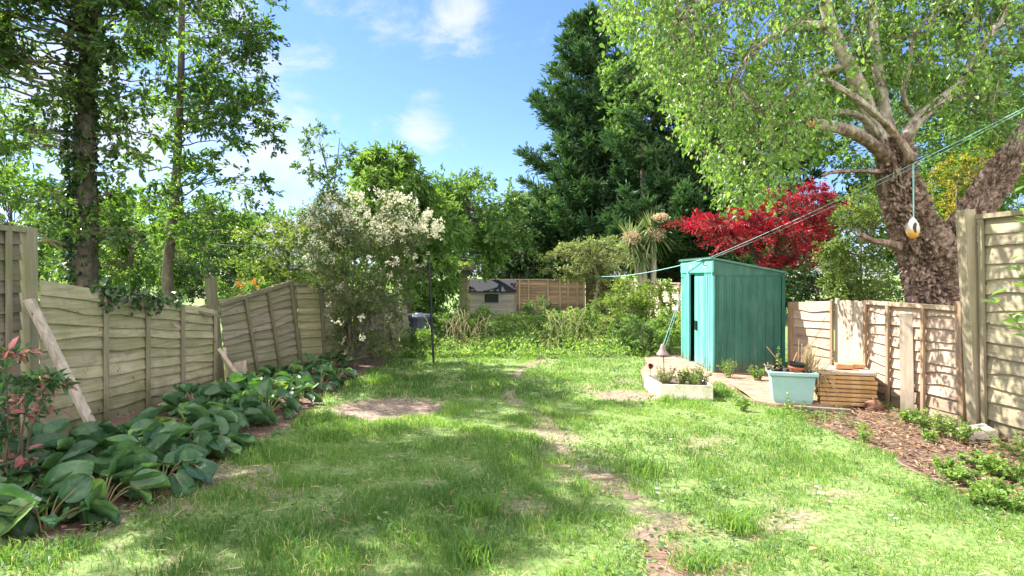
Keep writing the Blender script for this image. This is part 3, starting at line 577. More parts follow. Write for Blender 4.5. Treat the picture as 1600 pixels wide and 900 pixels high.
# ------------------------------------------------------------------ fences
def fence(name, label, BL, TL, BR, TR, nslat, battens, ms, mf, group=None, rail=True, posts=(), vertical=False, wav=.25, mrail=None, bw=.045, gaps=(), bottomrail=False, proud=.034):
    BL, TL, BR, TR = [np.asarray(v, float) for v in (BL, TL, BR, TR)]
    rz = math.atan2(BR[1] - BL[1], BR[0] - BL[0])
    root = thing(name, label, 'fence', BL, rz, group)
    d = nrm(BR - BL); n = nrm(np.cross(nrm(BR - BL), [0, 0, 1]))
    if np.dot(n, -BL) < 0: n = -n
    Lu = np.linalg.norm(BR - BL); Lv = np.linalg.norm(TL - BL)
    def mp(u, v, w_):
        u = np.asarray(u, float)[..., None]; v = np.asarray(v, float)[..., None]; w_ = np.asarray(w_, float)[..., None]
        return (BL * (1 - u) + BR * u) * (1 - v) + (TL * (1 - u) + TR * u) * v + n * w_
    mb = MB(); seed = rng.random() * 50
    st = 18
    u = np.linspace(0, 1, st)
    for i in range(nslat):
        if i in gaps: continue
        if not vertical:
            lo = i / nslat + (vnoise(u * Lu * 2.2 + seed, np.full(st, i * 3.7)) - .5) * wav / nslat * 1.6
            hi = np.full(st, min((i + 1.3) / nslat, 1))
            wob = (vnoise(u * Lu * 1.5 + seed + 9, np.full(st, i * 2.3)) - .5) * .012
            pr = proud
            ring = [mp(u, lo, pr + wob), mp(u, hi, .004 + wob * .3), mp(u, hi, -.004 + wob * .3), mp(u, lo, pr - .018 + wob)]
        else:
            ua = (i + .04) / nslat; ub = (i + .98) / nslat; vv = np.linspace(0, 1 + (rng.random() - .5) * .03, st)
            f = rng.random() * .006
            ring = [mp(np.full(st, ua), vv, f + .012), mp(np.full(st, ub), vv, f + .010), mp(np.full(st, ub), vv, f - .004), mp(np.full(st, ua), vv, f - .004)]
        V = np.stack(ring, 1).reshape(-1, 3)
        ii = np.arange(st - 1)[:, None] * 4; j = np.arange(4)[None, :]; j2 = (j + 1) % 4
        Q = np.stack([ii + j, ii + j2, ii + 4 + j2, ii + 4 + j], -1).reshape(-1, 4)
        Q = np.vstack([Q, [[3, 2, 1, 0]], [[(st - 1) * 4 + q for q in range(4)]]])
        mb.add(V, Q)
    mb.build('slat_panel', M[ms], root)
    for b in battens:
        bb = b if isinstance(b, tuple) else (b, b)
        w2 = bw / Lu / 2; mb = MB()
        c = [mp(bb[0] - w2, .0, proud + .012), mp(bb[0] + w2, .0, proud + .012), mp(bb[0] + w2, .0, proud + .04), mp(bb[0] - w2, .0, proud + .04),
             mp(bb[1] - w2, .985, proud + .012), mp(bb[1] + w2, .985, proud + .012), mp(bb[1] + w2, .985, proud + .04), mp(bb[1] - w2, .985, proud + .04)]
        mb.hexa([v for v in c]); mb.build('batten', M[mf], root)
    if rail:
        mb = MB(); e = .03 / Lv; 
        st2 = 10; uu = np.linspace(-.005, 1.005, st2)
        ring = [mp(uu, np.full(st2, 1 - e * .9), np.full(st2, proud + .03)), mp(uu, np.full(st2, 1 + e * .6), np.full(st2, proud + .03)), mp(uu, np.full(st2, 1 + e * .6), np.full(st2, -.02)), mp(uu, np.full(st2, 1 - e * .9), np.full(st2, -.02))]
        V = np.stack(ring, 1).reshape(-1, 3); ii = np.arange(st2 - 1)[:, None] * 4; j = np.arange(4)[None, :]; j2 = (j + 1) % 4
        Q = np.vstack([np.stack([ii + j, ii + j2, ii + 4 + j2, ii + 4 + j], -1).reshape(-1, 4), [[3, 2, 1, 0]], [[(st2 - 1) * 4 + q for q in range(4)]]])
        mb.add(V, Q); mb.build('top_rail', M[mrail or mf], root)
    for (pb, pt, wd) in posts:
        mb = MB(); pb = np.asarray(pb, float); pt = np.asarray(pt, float); mb.beam(pb - (pt - pb) * .05, pt, wd, wd, d)
        mb.build('post', M[mf], root)
    return root
def at_line(px, A, B):
    """ground point on line A-B at picture column px"""
    k = (px - 800) / F; A = np.array(A[:2]); B = np.array(B[:2]); d = B - A
    t = (k * A[1] - A[0]) / (d[0] - k * d[1]); q = A + d * t
    return np.array([q[0], q[1], 0.])
def zt(px, py, q): return np.array([q[0], q[1], CAMZ - (py - HOR) / F * q[1]])
# left boundary
A1 = np.array([-4.42, 5.98, -.03]); B1 = np.array([-4.17, 9.0, -.03])
fence('fence_panel', 'tall grey slatted fence panel at the left edge of the photo', [-4.56, 3.3, 0], [-4.56, 3.3, 1.93], [-4.49, 5.82, 0], [-4.49, 5.82, 1.95], 13, [.1, .5, .93], 'left_grey_slats', 'left_frame',
      posts=[([-4.46, 5.92, 0], [-4.47, 5.9, 1.97], .11)])
fence('fence_panel', 'low sagging mossy fence panel with its top sloping down, behind the leaning plank', A1, [A1[0], A1[1], 1.49], B1 - [0, .06, 0], [B1[0], B1[1] - .06, 1.05], 11,
      [.27, .5, .73, .985], 'left_slats', 'left_frame', rail=False, wav=.33)
q0 = np.array([-4.08, 9.15, 0]); q1 = np.array([-3.46, 10.35, 0])
fence('fence_panel', 'tilted grey fence panel with a raised top corner and a light gap, behind the stakes', q0, q0 + [-.09, -.02, 1.12], q1 + [.02, .05, 0], q1 + [-.13, -.02, 1.42], 11,
      [(.37, .30), (.68, .62), .975], 'left_grey_slats', 'left_dark', gaps=(), wav=.4, group=None,
      posts=[(B1 + [0.02, .08, 0], B1 + [-.12, .1, 1.52], .11)])
q2 = np.array([-3.42, 10.45, 0]); q3 = np.array([-2.82, 11.0, 0])
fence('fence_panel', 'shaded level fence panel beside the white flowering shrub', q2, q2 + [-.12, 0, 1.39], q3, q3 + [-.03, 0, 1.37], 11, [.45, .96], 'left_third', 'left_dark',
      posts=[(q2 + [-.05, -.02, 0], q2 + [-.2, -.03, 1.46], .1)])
q4 = np.array([-2.75, 11.1, 0]); q5 = np.array([-2.45, 13.6, 0])
fence('fence_panel', 'dark fence panel half hidden behind the white flowering shrub', q4, q4 + [0, 0, 1.3], q5, q5 + [0, 0, 1.05], 10, [.3, .6, .95], 'left_grey_slats', 'left_frame')
# broken rails, planks, stakes at the left
mb = MB(); mb.beam(P(262, 478, 8.3), P(345, 494, 8.75), .05, .03); tag(mb.build('broken_rail', M['left_frame'], loc=tuple(P(300, 480, 8.5))), 'short broken rail jutting across the mossy post above the sagging panel', 'rail')
mb = MB(); mb.beam(P(306, 482, 9.0), P(372, 464, 9.35), .05, .04); tag(mb.build('split_rail', M['left_frame'], loc=tuple(P(340, 470, 9.2))), 'loose split rail end sticking out left of the tilted panel', 'rail')
mb = MB(); mb.beam(P(45, 468, 5.75), P(163, 683, 5.75) - [0, 0, .12], .10, .03, [0, 1, .2]); tag(mb.build('leaning_plank', M['grey_plank'], loc=tuple(G(165, 690))), 'long weathered grey plank leaning against the tall fence post', 'plank')
for (a, b, wd, t, nm, lab) in [((342, 545, 8.75), (388, 600, 8.6), .045, .03, 'wooden_stake', 'thin pale wooden stake leaning in front of the tilted panel'),
                           ((348, 556, 8.85), (372, 598, 8.75), .05, .03, 'wooden_stake', 'dark wooden stake leaning just behind the pale stake'),
                           ((351, 543, 9.0), (356, 596, 8.95), .04, .02, 'wooden_stake', 'short upright pale stake against the tilted panel'),
                           ((374, 565, 9.05), (381, 596, 9.0), .17, .018, 'scrap_board', 'small square pale board standing behind the stakes')]:
    mb = MB(); mb.beam(P(*a), P(*b) - [0, 0, .08], wd, t, [1, .3, 0]); tag(mb.build(nm, M['left_frame' if 'dark' in lab else 'pale_board' if 'square' not in lab else 'grey_plank'], loc=tuple(P(*b))), lab, 'board' if 'board' in nm else 'stake')
for px, x2 in [(606, 622), (618, 634), (630, 640)]:
    mb = MB(); mb.beam(P(px, 478, 13.2), P(x2, 548, 13.0), .13, .025, [1, .2, 0])
    tag(mb.build('old_plank', M['left_grey_slats'], loc=tuple(P(x2, 545, 13))), 'dark old plank leaning in the row left of the dark bin', 'plank', 'planks leaning beside the bin')
iv = thing('ivy_sprig', 'dark ivy sprigs spilling over the top of the sagging mossy panel', 'ivy', P(220, 600, 7.2)); mb = MB(); ms = MB()
for (px, py, D_, dr) in [(160, 452, 6.75, .12), (178, 458, 6.9, .2), (195, 460, 7.05, .13), (215, 463, 7.3, .22), (232, 466, 7.5, .16), (248, 470, 7.75, .14), (265, 472, 8.0, .1)]:
    c = P(px, py, D_) + [.03, -.04, 0]
    for q in range(5):
        e = c + rng.normal(size=3) * [.12, .1, .05] + [.03, -.03, .06 - dr * rng.random()]; w_ = wander(c + [-.1, .1, -.05], e, 5, .1); ms.tube(w_, .004, 4)
        t = rng.random((9, 1)); mb.leaves(c * (1 - t) + e * t + rng.normal(size=(9, 3)) * .04, rng.normal(size=(9, 3)) + [0, -.3, -.6], .05 + .04 * rng.random(9), .75, .06, .3)
mb.build('foliage', M['darkhedge'], iv); ms.build('stems', M['twig'], iv)
# scraps caught on the sagging panel
mb = MB(); c = P(256, 472, 8.1) + [.05, -.05, 0]; mb.leaves([c + [0, 0, .1]], [[.1, -.2, -1]], .17, .9, .1, 0, nrmv=np.array([[.5, -1, .2]])); tag(mb.build('hanging_leaf', M['bergenia'], loc=tuple(c)), 'large green leaf hanging over the top of the sagging panel', 'leaf')
mb = MB(); c = P(278, 508, 8.0) + [.05, -.08, 0]; mb.leaves([c + [-.06, 0, .05]], [[.8, -.2, -.6]], .13, .45, .15, 0, nrmv=np.array([[.3, -1, .4]])); tag(mb.build('dead_leaf', M['rust'], loc=tuple(c)), 'reddish dead leaf hanging in front of the sagging panel', 'leaf')
# right boundary
A2 = np.array([4.50, 6.36, 0]); B2 = np.array([4.31, 9.85, 0])
def rp(px): return at_line(px, A2, B2)
def up(q, h): return q + [0, 0, h]
a, b = rp(1243), rp(1302)
fence('fence_panel', 'short pale lapped fence panel next to the green shed', a, up(a, 1.12), b, up(b, 1.18), 9, [], 'right_slats', 'right_frame', rail=False, posts=[(rp(1238), up(rp(1238), 1.12), .1)])
a, b = rp(1306), rp(1354)
fence('board_fence', 'pale fence section of upright boards behind the brick on the slab stack', a, up(a, 1.21), b, up(b, 1.21), 8, [.01], 'pale_board', 'right_frame', rail=False, vertical=True)
a, b = rp(1358), rp(1499)
fence('fence_panel', 'brown lapped fence panel with dark upright battens and a pale capping rail', a, up(a, 1.2), b + [0, 0, .04], up(b, 1.2), 10, [.01, .30, .70], 'right_slats', 'right_frame', mrail='right_rail', wav=.45,
      posts=[(rp(1501) + [.02, -.02, 0], up(rp(1502), 1.27), .08)])
mb = MB(); c = rp(1420) + [-.12, -.12, 0]; mb.beam(c + [.0, -.05, -.05], c + [.06, .07, 1.1], .13, .022, [1, -1, 0]); tag(mb.build('loose_board', M['pale_board'], loc=tuple(c)), 'bleached loose board standing upright against the brown lapped panel', 'board')
c3 = np.array([4.60, 6.22, 0]); d3 = np.array([4.78, 4.3, 0])
fence('fence_panel', 'tall sunlit fence panel with a mossy leaning post at the right edge', c3, up(c3, 2.10) + [-.04, 0, 0], d3, up(d3, 2.10), 14, [.03, .5, .97], 'tall_slats', 'tall_frame', wav=.3,
      posts=[([4.56, 6.27, 0], [4.44, 6.27, 2.17], .115)])
# low gravel board and rubble at the foot of the tall panel
for (px, py, s, nm, lab) in [(1520, 682, (.16, .10, .05), 'rubble', 'flat grey rubble piece at the foot of the leaning post'),
                             (1548, 676, (.10, .08, .06), 'rubble', 'pale rubble lump beside the flat grey piece under the tall panel')]:
    c = G(px, py); mb = MB(); V = []
    mb.obox(c + [0, 0, s[2] * .5], [1, -.3, .1], [.3, 1, 0], [-.1, 0, 1], *s)
    mb.V[-1] += rng.normal(size=(8, 3)) * .015
    tag(mb.build('rubble_piece', M['rubble'], loc=tuple(c)), lab, 'rubble')
# back boundary
YB = 24.5
def bk(px, D=YB): return np.array([(px - 800) / F * D, D, 0])
for (x0, x1, D, D1, zT, ms, mf, bt, lab) in [(728, 802, 24.6, 24.6, 1.37, 'back_slats', 'back_frame', [.5], 'brown back fence panel hidden behind the little wooden house'),
                                 (803, 857, 24.5, 24.5, 1.37, 'back_slats', 'back_frame', [.02, .16, .42, .98], 'brown back fence panel right beside the little wooden house'),
                                 (858, 914, 24.5, 24.5, 1.36, 'back_slats', 'back_frame', [.3, .53, .78, .97], 'reddish brown back fence panel left of the pale spreading shrub'),
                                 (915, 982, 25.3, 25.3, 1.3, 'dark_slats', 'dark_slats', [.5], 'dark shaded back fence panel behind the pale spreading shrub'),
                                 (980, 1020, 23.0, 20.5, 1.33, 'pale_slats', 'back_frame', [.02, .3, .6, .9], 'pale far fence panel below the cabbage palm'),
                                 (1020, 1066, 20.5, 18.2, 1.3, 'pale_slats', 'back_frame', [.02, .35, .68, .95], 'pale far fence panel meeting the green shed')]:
    a = bk(x0, D); b = bk(x1, D1)
    fence('fence_panel', lab, a + [0, 0, .12], up(a, zT), b + [0, 0, .12], up(b, zT), 12, bt, ms, mf, bw=.07)

# ------------------------------------------------------------------ green metal shed
sh = thing('metal_shed', 'green corrugated metal shed with a sloping roof and sliding door', 'shed', (3.13, 9.95, .018))
XL, XR, Y0, Y1, ZB, ZH, ZL = 3.13, 4.22, 9.95, 11.75, .018, 1.78, 1.57
def ribbed(mb, a, b, z0, zt0, zt1, pitch=.13, depth=.016, out=None, off=0):
    a = np.array(a, float); b = np.array(b, float); Lg = np.linalg.norm(b - a); d = (b - a) / Lg
    n = max(int(Lg / pitch), 1); us = []
    for i in range(n):
        p0 = i / n; w_ = 1 / n
        us += [(p0, 0), (p0 + w_ * .40, 0), (p0 + w_ * .5, 1), (p0 + w_ * .62, 1), (p0 + w_ * .72, 0)]
    us.append((1, 0))
    V = []
    for (u, e) in us:
        q = a + (b - a) * u + np.array(out) * (e * depth + off); zz = zt0 + (zt1 - zt0) * u
        V += [[q[0], q[1], z0], [q[0], q[1], zz]]
    m_ = len(us)
    mb.add(V, [[2 * i, 2 * i + 2, 2 * i + 3, 2 * i + 1] for i in range(m_ - 1)])
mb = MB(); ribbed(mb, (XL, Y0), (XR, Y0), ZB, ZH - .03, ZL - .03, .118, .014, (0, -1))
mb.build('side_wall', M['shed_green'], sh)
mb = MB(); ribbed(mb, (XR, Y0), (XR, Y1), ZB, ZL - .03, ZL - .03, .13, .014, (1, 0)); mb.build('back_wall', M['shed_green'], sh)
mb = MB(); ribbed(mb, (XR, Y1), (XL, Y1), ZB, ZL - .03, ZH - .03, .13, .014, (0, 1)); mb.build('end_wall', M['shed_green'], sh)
DY0, DY1, DGAP = 10.43, 11.02, 11.28
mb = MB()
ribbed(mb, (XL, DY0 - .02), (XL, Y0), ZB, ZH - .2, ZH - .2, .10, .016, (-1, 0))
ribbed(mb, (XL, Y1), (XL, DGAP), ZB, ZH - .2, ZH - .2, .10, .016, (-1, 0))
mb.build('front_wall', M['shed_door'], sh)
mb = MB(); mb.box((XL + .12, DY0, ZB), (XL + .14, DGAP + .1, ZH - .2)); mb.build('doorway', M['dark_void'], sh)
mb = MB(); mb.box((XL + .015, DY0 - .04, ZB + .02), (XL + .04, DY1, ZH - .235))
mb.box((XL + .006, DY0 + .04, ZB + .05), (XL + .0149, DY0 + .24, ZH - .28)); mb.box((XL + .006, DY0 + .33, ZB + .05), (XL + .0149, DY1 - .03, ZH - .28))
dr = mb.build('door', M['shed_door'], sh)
mb = MB(); mb.box((XL - .022, DY1 - .2, .60), (XL + .0055, DY1 - .13, .76)); mb.build('handle', M['black_plastic'], dr)
mb = MB(); mb.box((XL - .012, DY0 - .05, ZH - .235), (XL + .03, DGAP + .05, ZH - .207)); mb.build('door_rail', M['shed_green'], sh)
for (ya, yb) in [(Y0 - .018, Y0 + .03), (Y1 - .03, Y1 + .018), (DGAP - .02, DGAP + .02)]:
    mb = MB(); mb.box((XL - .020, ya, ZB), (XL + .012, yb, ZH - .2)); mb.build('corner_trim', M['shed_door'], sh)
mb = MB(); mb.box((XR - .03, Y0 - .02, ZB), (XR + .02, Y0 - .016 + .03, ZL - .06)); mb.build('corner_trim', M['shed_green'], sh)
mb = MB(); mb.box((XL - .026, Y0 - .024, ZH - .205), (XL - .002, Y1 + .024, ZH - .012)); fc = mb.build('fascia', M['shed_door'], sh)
for yy in (10.25, 11.05):
    mb = MB(); mb.box((XL - .030, yy, ZH - .13), (XL - .0265, yy + .13, ZH - .07)); mb.build('sticker', M['label_paint'], fc)
# wedge shaped side trim
mb = MB(); s0 = ZH - .012; s1 = ZL - .012
mb.hexa([[XL - .024, Y0 - .0225, ZL - .045], [XR + .02, Y0 - .0225, ZL - .045], [XR + .02, Y0 - .016, ZL - .045], [XL - .024, Y0 - .016, ZL - .045],
         [XL - .024, Y0 - .0225, s0], [XR + .02, Y0 - .0225, s1], [XR + .02, Y0 - .016, s1], [XL - .024, Y0 - .016, s0]])
mb.build('side_trim', M['shed_green'], sh)
mb = MB()
ov = .055
def roofz(x): return ZH + (ZL - ZH) * (x - XL) / (XR - XL)
for kx in range(1):
    xa, xb = XL - ov, XR + ov
    c = [[xa, Y0 - ov, roofz(xa)], [xb, Y0 - ov, roofz(xb)], [xb, Y1 + ov, roofz(xb)], [xa, Y1 + ov, roofz(xa)]]
    mb.hexa([[p[0], p[1], p[2] - .008] for p in c] + [[p[0], p[1], p[2] + .012] for p in c])
for i in range(14):
    yy = Y0 - ov + .05 + i * .135
    mb.hexa([[xa, yy, roofz(xa) + .0125], [xb, yy, roofz(xb) + .0125], [xb, yy + .05, roofz(xb) + .0125], [xa, yy + .05, roofz(xa) + .0125],
             [xa, yy + .012, roofz(xa) + .028], [xb, yy + .012, roofz(xb) + .028], [xb, yy + .038, roofz(xb) + .028], [xa, yy + .038, roofz(xa) + .028]])
mb.build('roof', M['shed_roof'], sh)
mb = MB(); mb.tube([[XL - .03, Y0 + .25, ZH - .1], [XL - .07, Y0 + .25, ZH - .1], [XL - .08, Y0 + .25, ZH - .06], [XL - .06, Y0 + .25, ZH - .03]], .008, 6); mb.build('hook', M['black_plastic'], sh)

m_, nt, out = new_mat('feeder_gold'); L = nt.links.new
tc = N(nt, 'ShaderNodeTexCoord'); sx = N(nt, 'ShaderNodeSeparateXYZ'); L(tc.outputs['Object'], sx.inputs[0])
n1 = N(nt, 'ShaderNodeTexNoise', i_Scale=16.0, i_Detail=4.0); L(tc.outputs['Object'], n1.inputs['Vector'])
ad = N(nt, 'ShaderNodeMath', operation='MULTIPLY_ADD'); L(n1.outputs['Fac'], ad.inputs[0]); ad.inputs[1].default_value = .12; L(sx.outputs['Z'], ad.inputs[2])
mz = N(nt, 'ShaderNodeMapRange'); mz.inputs[1].default_value = .04; mz.inputs[2].default_value = .32; L(ad.outputs[0], mz.inputs[0])
rp_ = ramp(nt, [(0, (.55, .17, .03)), (.3, (.55, .3, .07)), (.55, (.5, .45, .36)), (.8, (.38, .38, .37))]); L(mz.outputs[0], rp_.inputs[0])
p = N(nt, 'ShaderNodeBsdfPrincipled', i_Roughness=.35); L(rp_.outputs[0], p.inputs['Base Color']); L(p.outputs[0], out.inputs[0]); M['feeder_gold'] = m_
# ------------------------------------------------------------------ clothes lines, pole, feeder
def sag(a, b, s, n=24):
    t = np.linspace(0, 1, n)[:, None]; p = np.array(a) * (1 - t) + np.array(b) * t; p[:, 2] -= s * 4 * (t * (1 - t))[:, 0]; return p
shedc = np.array([XL - .02, Y0 + .1, ZH + .03])
mb = MB(); mb.tube(sag(P(1660, 138, 6), shedc, .05), .0034, 5); mb.tube(sag(P(1660, 141, 6), shedc + [.05, -.05, .0], .075), .0022, 5)
tag(mb.build('washing_line', M['rope'], loc=tuple(shedc)), 'teal washing line running from the shed roof up to the right edge', 'washing line')
mb = MB(); mb.tube(sag(shedc, P(922, 431, 19), .12), .008, 5)
tag(mb.build('washing_line', M['rope'], loc=tuple(shedc)), 'teal washing line stretching from the shed to the pale spreading shrub', 'washing line')
mb = MB(); mb.tube(sag(P(1086, 412, 11.0) - [.08, 0, 0], P(1030, 556, 10.6), .03), .005, 5); mb.tube(sag(P(1086, 412, 11.0) - [.08, 0, 0], P(1036, 552, 10.5), .05), .0035, 5)
tag(mb.build('loose_rope', M['rope'], loc=tuple(P(1030, 556, 10.6))), 'loose teal rope hanging down in front of the shed door', 'rope')
c = G(678, 568); pl = thing('line_post', 'slim black metal washing line post standing in the lawn', 'post', (c[0], c[1], 0))
mb = MB(); mb.tube([c - [0, 0, .1], c + [-.09, 0, 1.88]], .021, 10); mb.build('pole', M['pole'], pl)
mb = MB(); t = c + [-.09, 0, 1.88]; mb.tube([t, t + [0, 0, .06]], .012, 8); mb.build('tip', M['bark_pale'], pl)
for dz in (.0, .045):
    mb = MB(); mb.tube([t + [-.05, 0, dz + .012], t + [.02, .0, dz + .012]], .007, 6); mb.build('line_hook', M['bark_pale'], pl)
# feeder hanging from the line
lp = sag(P(1660, 138, 6), shedc, .05, 400); idx = np.argmin(np.abs(lp[:, 0] / lp[:, 1] - .627)); hp = lp[idx]
fd = thing('bird_feeder', 'egg shaped gold and white bird feeder hanging on a cord before the birch trunk', 'bird feeder', tuple(hp - [0, 0, .85]))
mb = MB(); mb.tube([hp, hp - [-.005, 0, .60]], .005, 6); mb.tube([hp + [.012, 0, 0], hp - [-.012, 0, .60]], .0035, 6); mb.build('cord', M['rope'], fd)
fc_ = hp - [0, 0, .85]
prof = [(.001, 0), (.03, .005), (.055, .035), (.069, .08), (.07, .12), (.058, .17), (.036, .215), (.014, .245), (.002, .255)]
mb = MB(); mb.lathe(fc_, prof, 24); mb.build('body', M['feeder_gold'], fd, smooth=True)
mb = MB(); e = np.linspace(0, 6.283, 14, endpoint=False)
V = [[fc_[0] - .01 + .03 * math.cos(t_) * (1 - .3 * abs(math.sin(t_))), fc_[1] - .0715 + .012 * abs(math.cos(t_)) + .004 * math.sin(t_), fc_[2] + .125 + .06 * math.sin(t_)] for t_ in e]
V += [[fc_[0] - .01, fc_[1] - .073, fc_[2] + .125]]
mb.add(V, None, [[i, (i + 1) % 14, 14] for i in range(14)]); mb.build('opening', M['black_plastic'], fd)

# ------------------------------------------------------------------ trough, planter, slab stack, bell
tr = thing('garden_trough', 'low white painted wooden trough with weeds on the lawn before the shed', 'planter', (1.85, 7.95, 0))
T = [np.array(p) for p in [(1.85, 7.95), (2.46, 7.83), (2.55, 8.62), (1.80, 8.72)]]
for i in range(4):
    a = T[i]; b = T[(i + 1) % 4]; d = nrm(b - a); nn = np.array([-d[1], d[0]])
    o_ = .024 if i % 2 else 0
    aa = a + d * o_; bb = b - d * o_
    mb = MB(); mb.hexa([[*(aa), -.03], [*(bb), -.03], [*(bb + nn * .022), -.03], [*(aa + nn * .022), -.03], [*(aa), .175], [*(bb), .175], [*(bb + nn * .022), .175], [*(aa + nn * .022), .175]])
    mb.build('side_board', M['white_wood'], tr)
mb = MB(); c = np.mean(T, 0); q = [c + (p - c) * .93 for p in T]; mb.hexa([[*p, .02] for p in q] + [[*p, .14] for p in q]); mb.build('soil_fill', M['soil'], tr)
def weed(name, label, cat, base, h, nst, nl, ll, mat='weed', wr=.45, spread=.5, group=None, stem='petiole', rlo=0, rhi=1, up_=.5):
    base = np.asarray(base, float); mb = MB(); ms = MB()
    for s_ in range(nst):
        a = rng.random() * 6.283; sp = spread * rng.random() ** .6; hh = h * (.55 + rng.random() * .6)
        p0 = base + [math.cos(a) * sp * h * .25, math.sin(a) * sp * h * .25, -.01]; p1 = base + [math.cos(a) * sp * h, math.sin(a) * sp * h, hh]
        t = np.linspace(0, 1, 6)[:, None]; pts = p0 * (1 - t) + p1 * t; pts[:, 2] += np.sin(t[:, 0] * 3.14) * h * .08
        ms.tube(pts, np.linspace(.005, .002, 6) * max(1, h * 1.2), 4, cap=False)
        tt = .12 + .88 * rng.random(nl) ** .8; pp = p0 * (1 - tt[:, None]) + p1 * tt[:, None]; pp[:, 2] += np.sin(tt * 3.14) * h * .08
        b = rng.random(nl) * 6.283
        dr_ = np.stack([np.cos(b), np.sin(b), rng.normal(size=nl) * .35 + .15], -1)
        mb.leaves(pp, dr_, ll * (.5 + rng.random(nl) * .8) * (1.15 - .5 * tt), wr, .1, up_, rlo + (rhi - rlo) * np.clip(rng.random(nl) * .7 + .3 * rng.random(), 0, 1))
    root = thing(name, label, cat, base, 0, group)
    mb.build('foliage', M[mat], root); ms.build('stem', M[stem], root)
    return root
for (x, y, h, n, lab, mat) in [(1.98, 8.2, .21, 22, 'grey green weed clump at the left end of the white trough', 'palegreen'), (2.3, 8.1, .20, 24, 'leafy green weed clump in the middle of the white trough', 'weed'),
                               (2.42, 8.25, .2, 18, 'brown tinged weed clump at the right end of the white trough', 'shrub_leaf'), (2.14, 8.15, .16, 16, 'small yellowish weed between the clumps of the white trough', 'yellowgreen')]:
    weed('trough_weed', lab, 'plant', (x, y, .14), h, n, 14, .05, mat, .4, .8)
bl = thing('garden_bell', 'rusty bell shaped flower ornament on a thin stake above the white trough', 'ornament', (1.99, 8.3, .14))
mb = MB(); mb.tube([[1.99, 8.3, .05], [1.96, 8.3, .52]], .005, 6); mb.build('stake', M['black_plastic'], bl)
mb = MB(); mb.lathe((1.955, 8.3, .5), [(.082, .0), (.078, .012), (.05, .045), (.034, .085), (.026, .12), (.012, .14), (.002, .145)], 18); mb.build('bell', M['rust'], bl, smooth=True)
mb = MB(); mb.lathe((1.955, 8.3, .505), [(.0815, .0), (.03, .03), (.001, .04)], 18); mb.build('bell_inside', M['black_plastic'], bl)
fl = thing('dark_flower', 'dark red flower head on a short stalk left of the garden bell', 'flower', (1.86, 8.65, .1))
mb = MB(); a = np.linspace(0, 6.28, 13)[:-1]; c = np.array([1.86, 8.6, .31]); mb.leaves(np.repeat([c], 12, 0), np.stack([np.cos(a), -.5 + 0 * a, np.sin(a)], -1), .05, .6, .1, 0); mb.build('petals', M['red_flower'], fl)
mb = MB(); mb.tube([[1.87, 8.62, .1], [1.86, 8.605, .31]], .004, 5); mb.build('stalk', M['petiole'], fl)

# turquoise planter
pc = np.array([3.35, 7.68, 0]); rz = -.28
pt = thing('plastic_planter', 'pale turquoise plastic planter box crammed with black pots and dry grass', 'planter', (pc[0], pc[1], .018), rz)
ex = np.array([math.cos(rz), math.sin(rz), 0]); ey = np.array([-math.sin(rz), math.cos(rz), 0])
def ring_(hx, hy, z): return [pc + ex * sx * hx * .88 + ey * sy * hy * .88 + [0, 0, z] for sx, sy in ((-1, -1), (1, -1), (1, 1), (-1, 1))]
mb = MB()
lv = [ring_(.225, .165, .018), ring_(.245, .18, .06), ring_(.275, .21, .36), ring_(.255, .19, .36), ring_(.25, .185, .28)]
V = np.concatenate(lv); Q = []
for l in range(4):
    for j in range(4): Q.append([l * 4 + j, l * 4 + (j + 1) % 4, l * 4 + 4 + (j + 1) % 4, l * 4 + 4 + j])
Q.append([3, 2, 1, 0]); mb.add(V, Q); mb.build('box', M['planter'], pt)
mb = MB(); lv = [ring_(.276, .211, .335), ring_(.305, .24, .35), ring_(.305, .24, .385), ring_(.26, .195, .390), ring_(.255, .19, .33)]
V = np.concatenate(lv); Q = []
for l in range(4):
    for j in range(4): Q.append([l * 4 + j, l * 4 + (j + 1) % 4, l * 4 + 4 + (j + 1) % 4, l * 4 + 4 + j])
mb.add(V, Q); mb.build('rim', M['planter'], pt)
mb = MB(); mb.hexa(ring_(.245, .18, .2) + ring_(.25, .185, .30)); mb.build('soil_fill', M['soil'], pt)
def pot(off, r, h, tilt, mat, lab, z=.31):
    c = pc + ex * off[0] + ey * off[1] + [0, 0, z]
    root = thing('plant_pot', lab, 'pot', c); mb = MB()
    mb.lathe(c, [(r * .72, 0), (r * .98, h), (r * 1.08, h), (r * 1.08, h + .018), (r * .94, h + .018), (r * .90, h * .6), (.001, h * .55)], 18); o = mb.build('pot_body', M[mat], root, smooth=False)
    root.rotation_euler = (tilt[0], tilt[1], 0)
pot((-.15, -.02), .085, .10, (.1, -.35), 'black_plastic', 'black plastic pot tipped at the left end of the turquoise planter')
pot((.03, -.08), .10, .07, (.05, .05), 'black_plastic', 'wide black pot at the front of the turquoise planter')
pot((.04, -.07), .085, .05, (.0, .12), 'terracotta', 'orange pot resting in the wide black pot', z=.375)
pot((.05, -.075), .095, .04, (.05, .1), 'black_plastic', 'black saucer on top of the orange pot', z=.435)
weed('planter_plant', 'small green upright sprig rising from the turquoise planter', 'plant', pc + ex * -.14 + [0, 0, .38], .26, 2, 26, .035, 'weed', .5, .15)
weed('planter_plant', 'small yellowish plant spilling over the left rim of the turquoise planter', 'plant', pc + ex * -.24 + [0, 0, .36], .11, 6, 9, .04, 'straw', .4, 1.0)
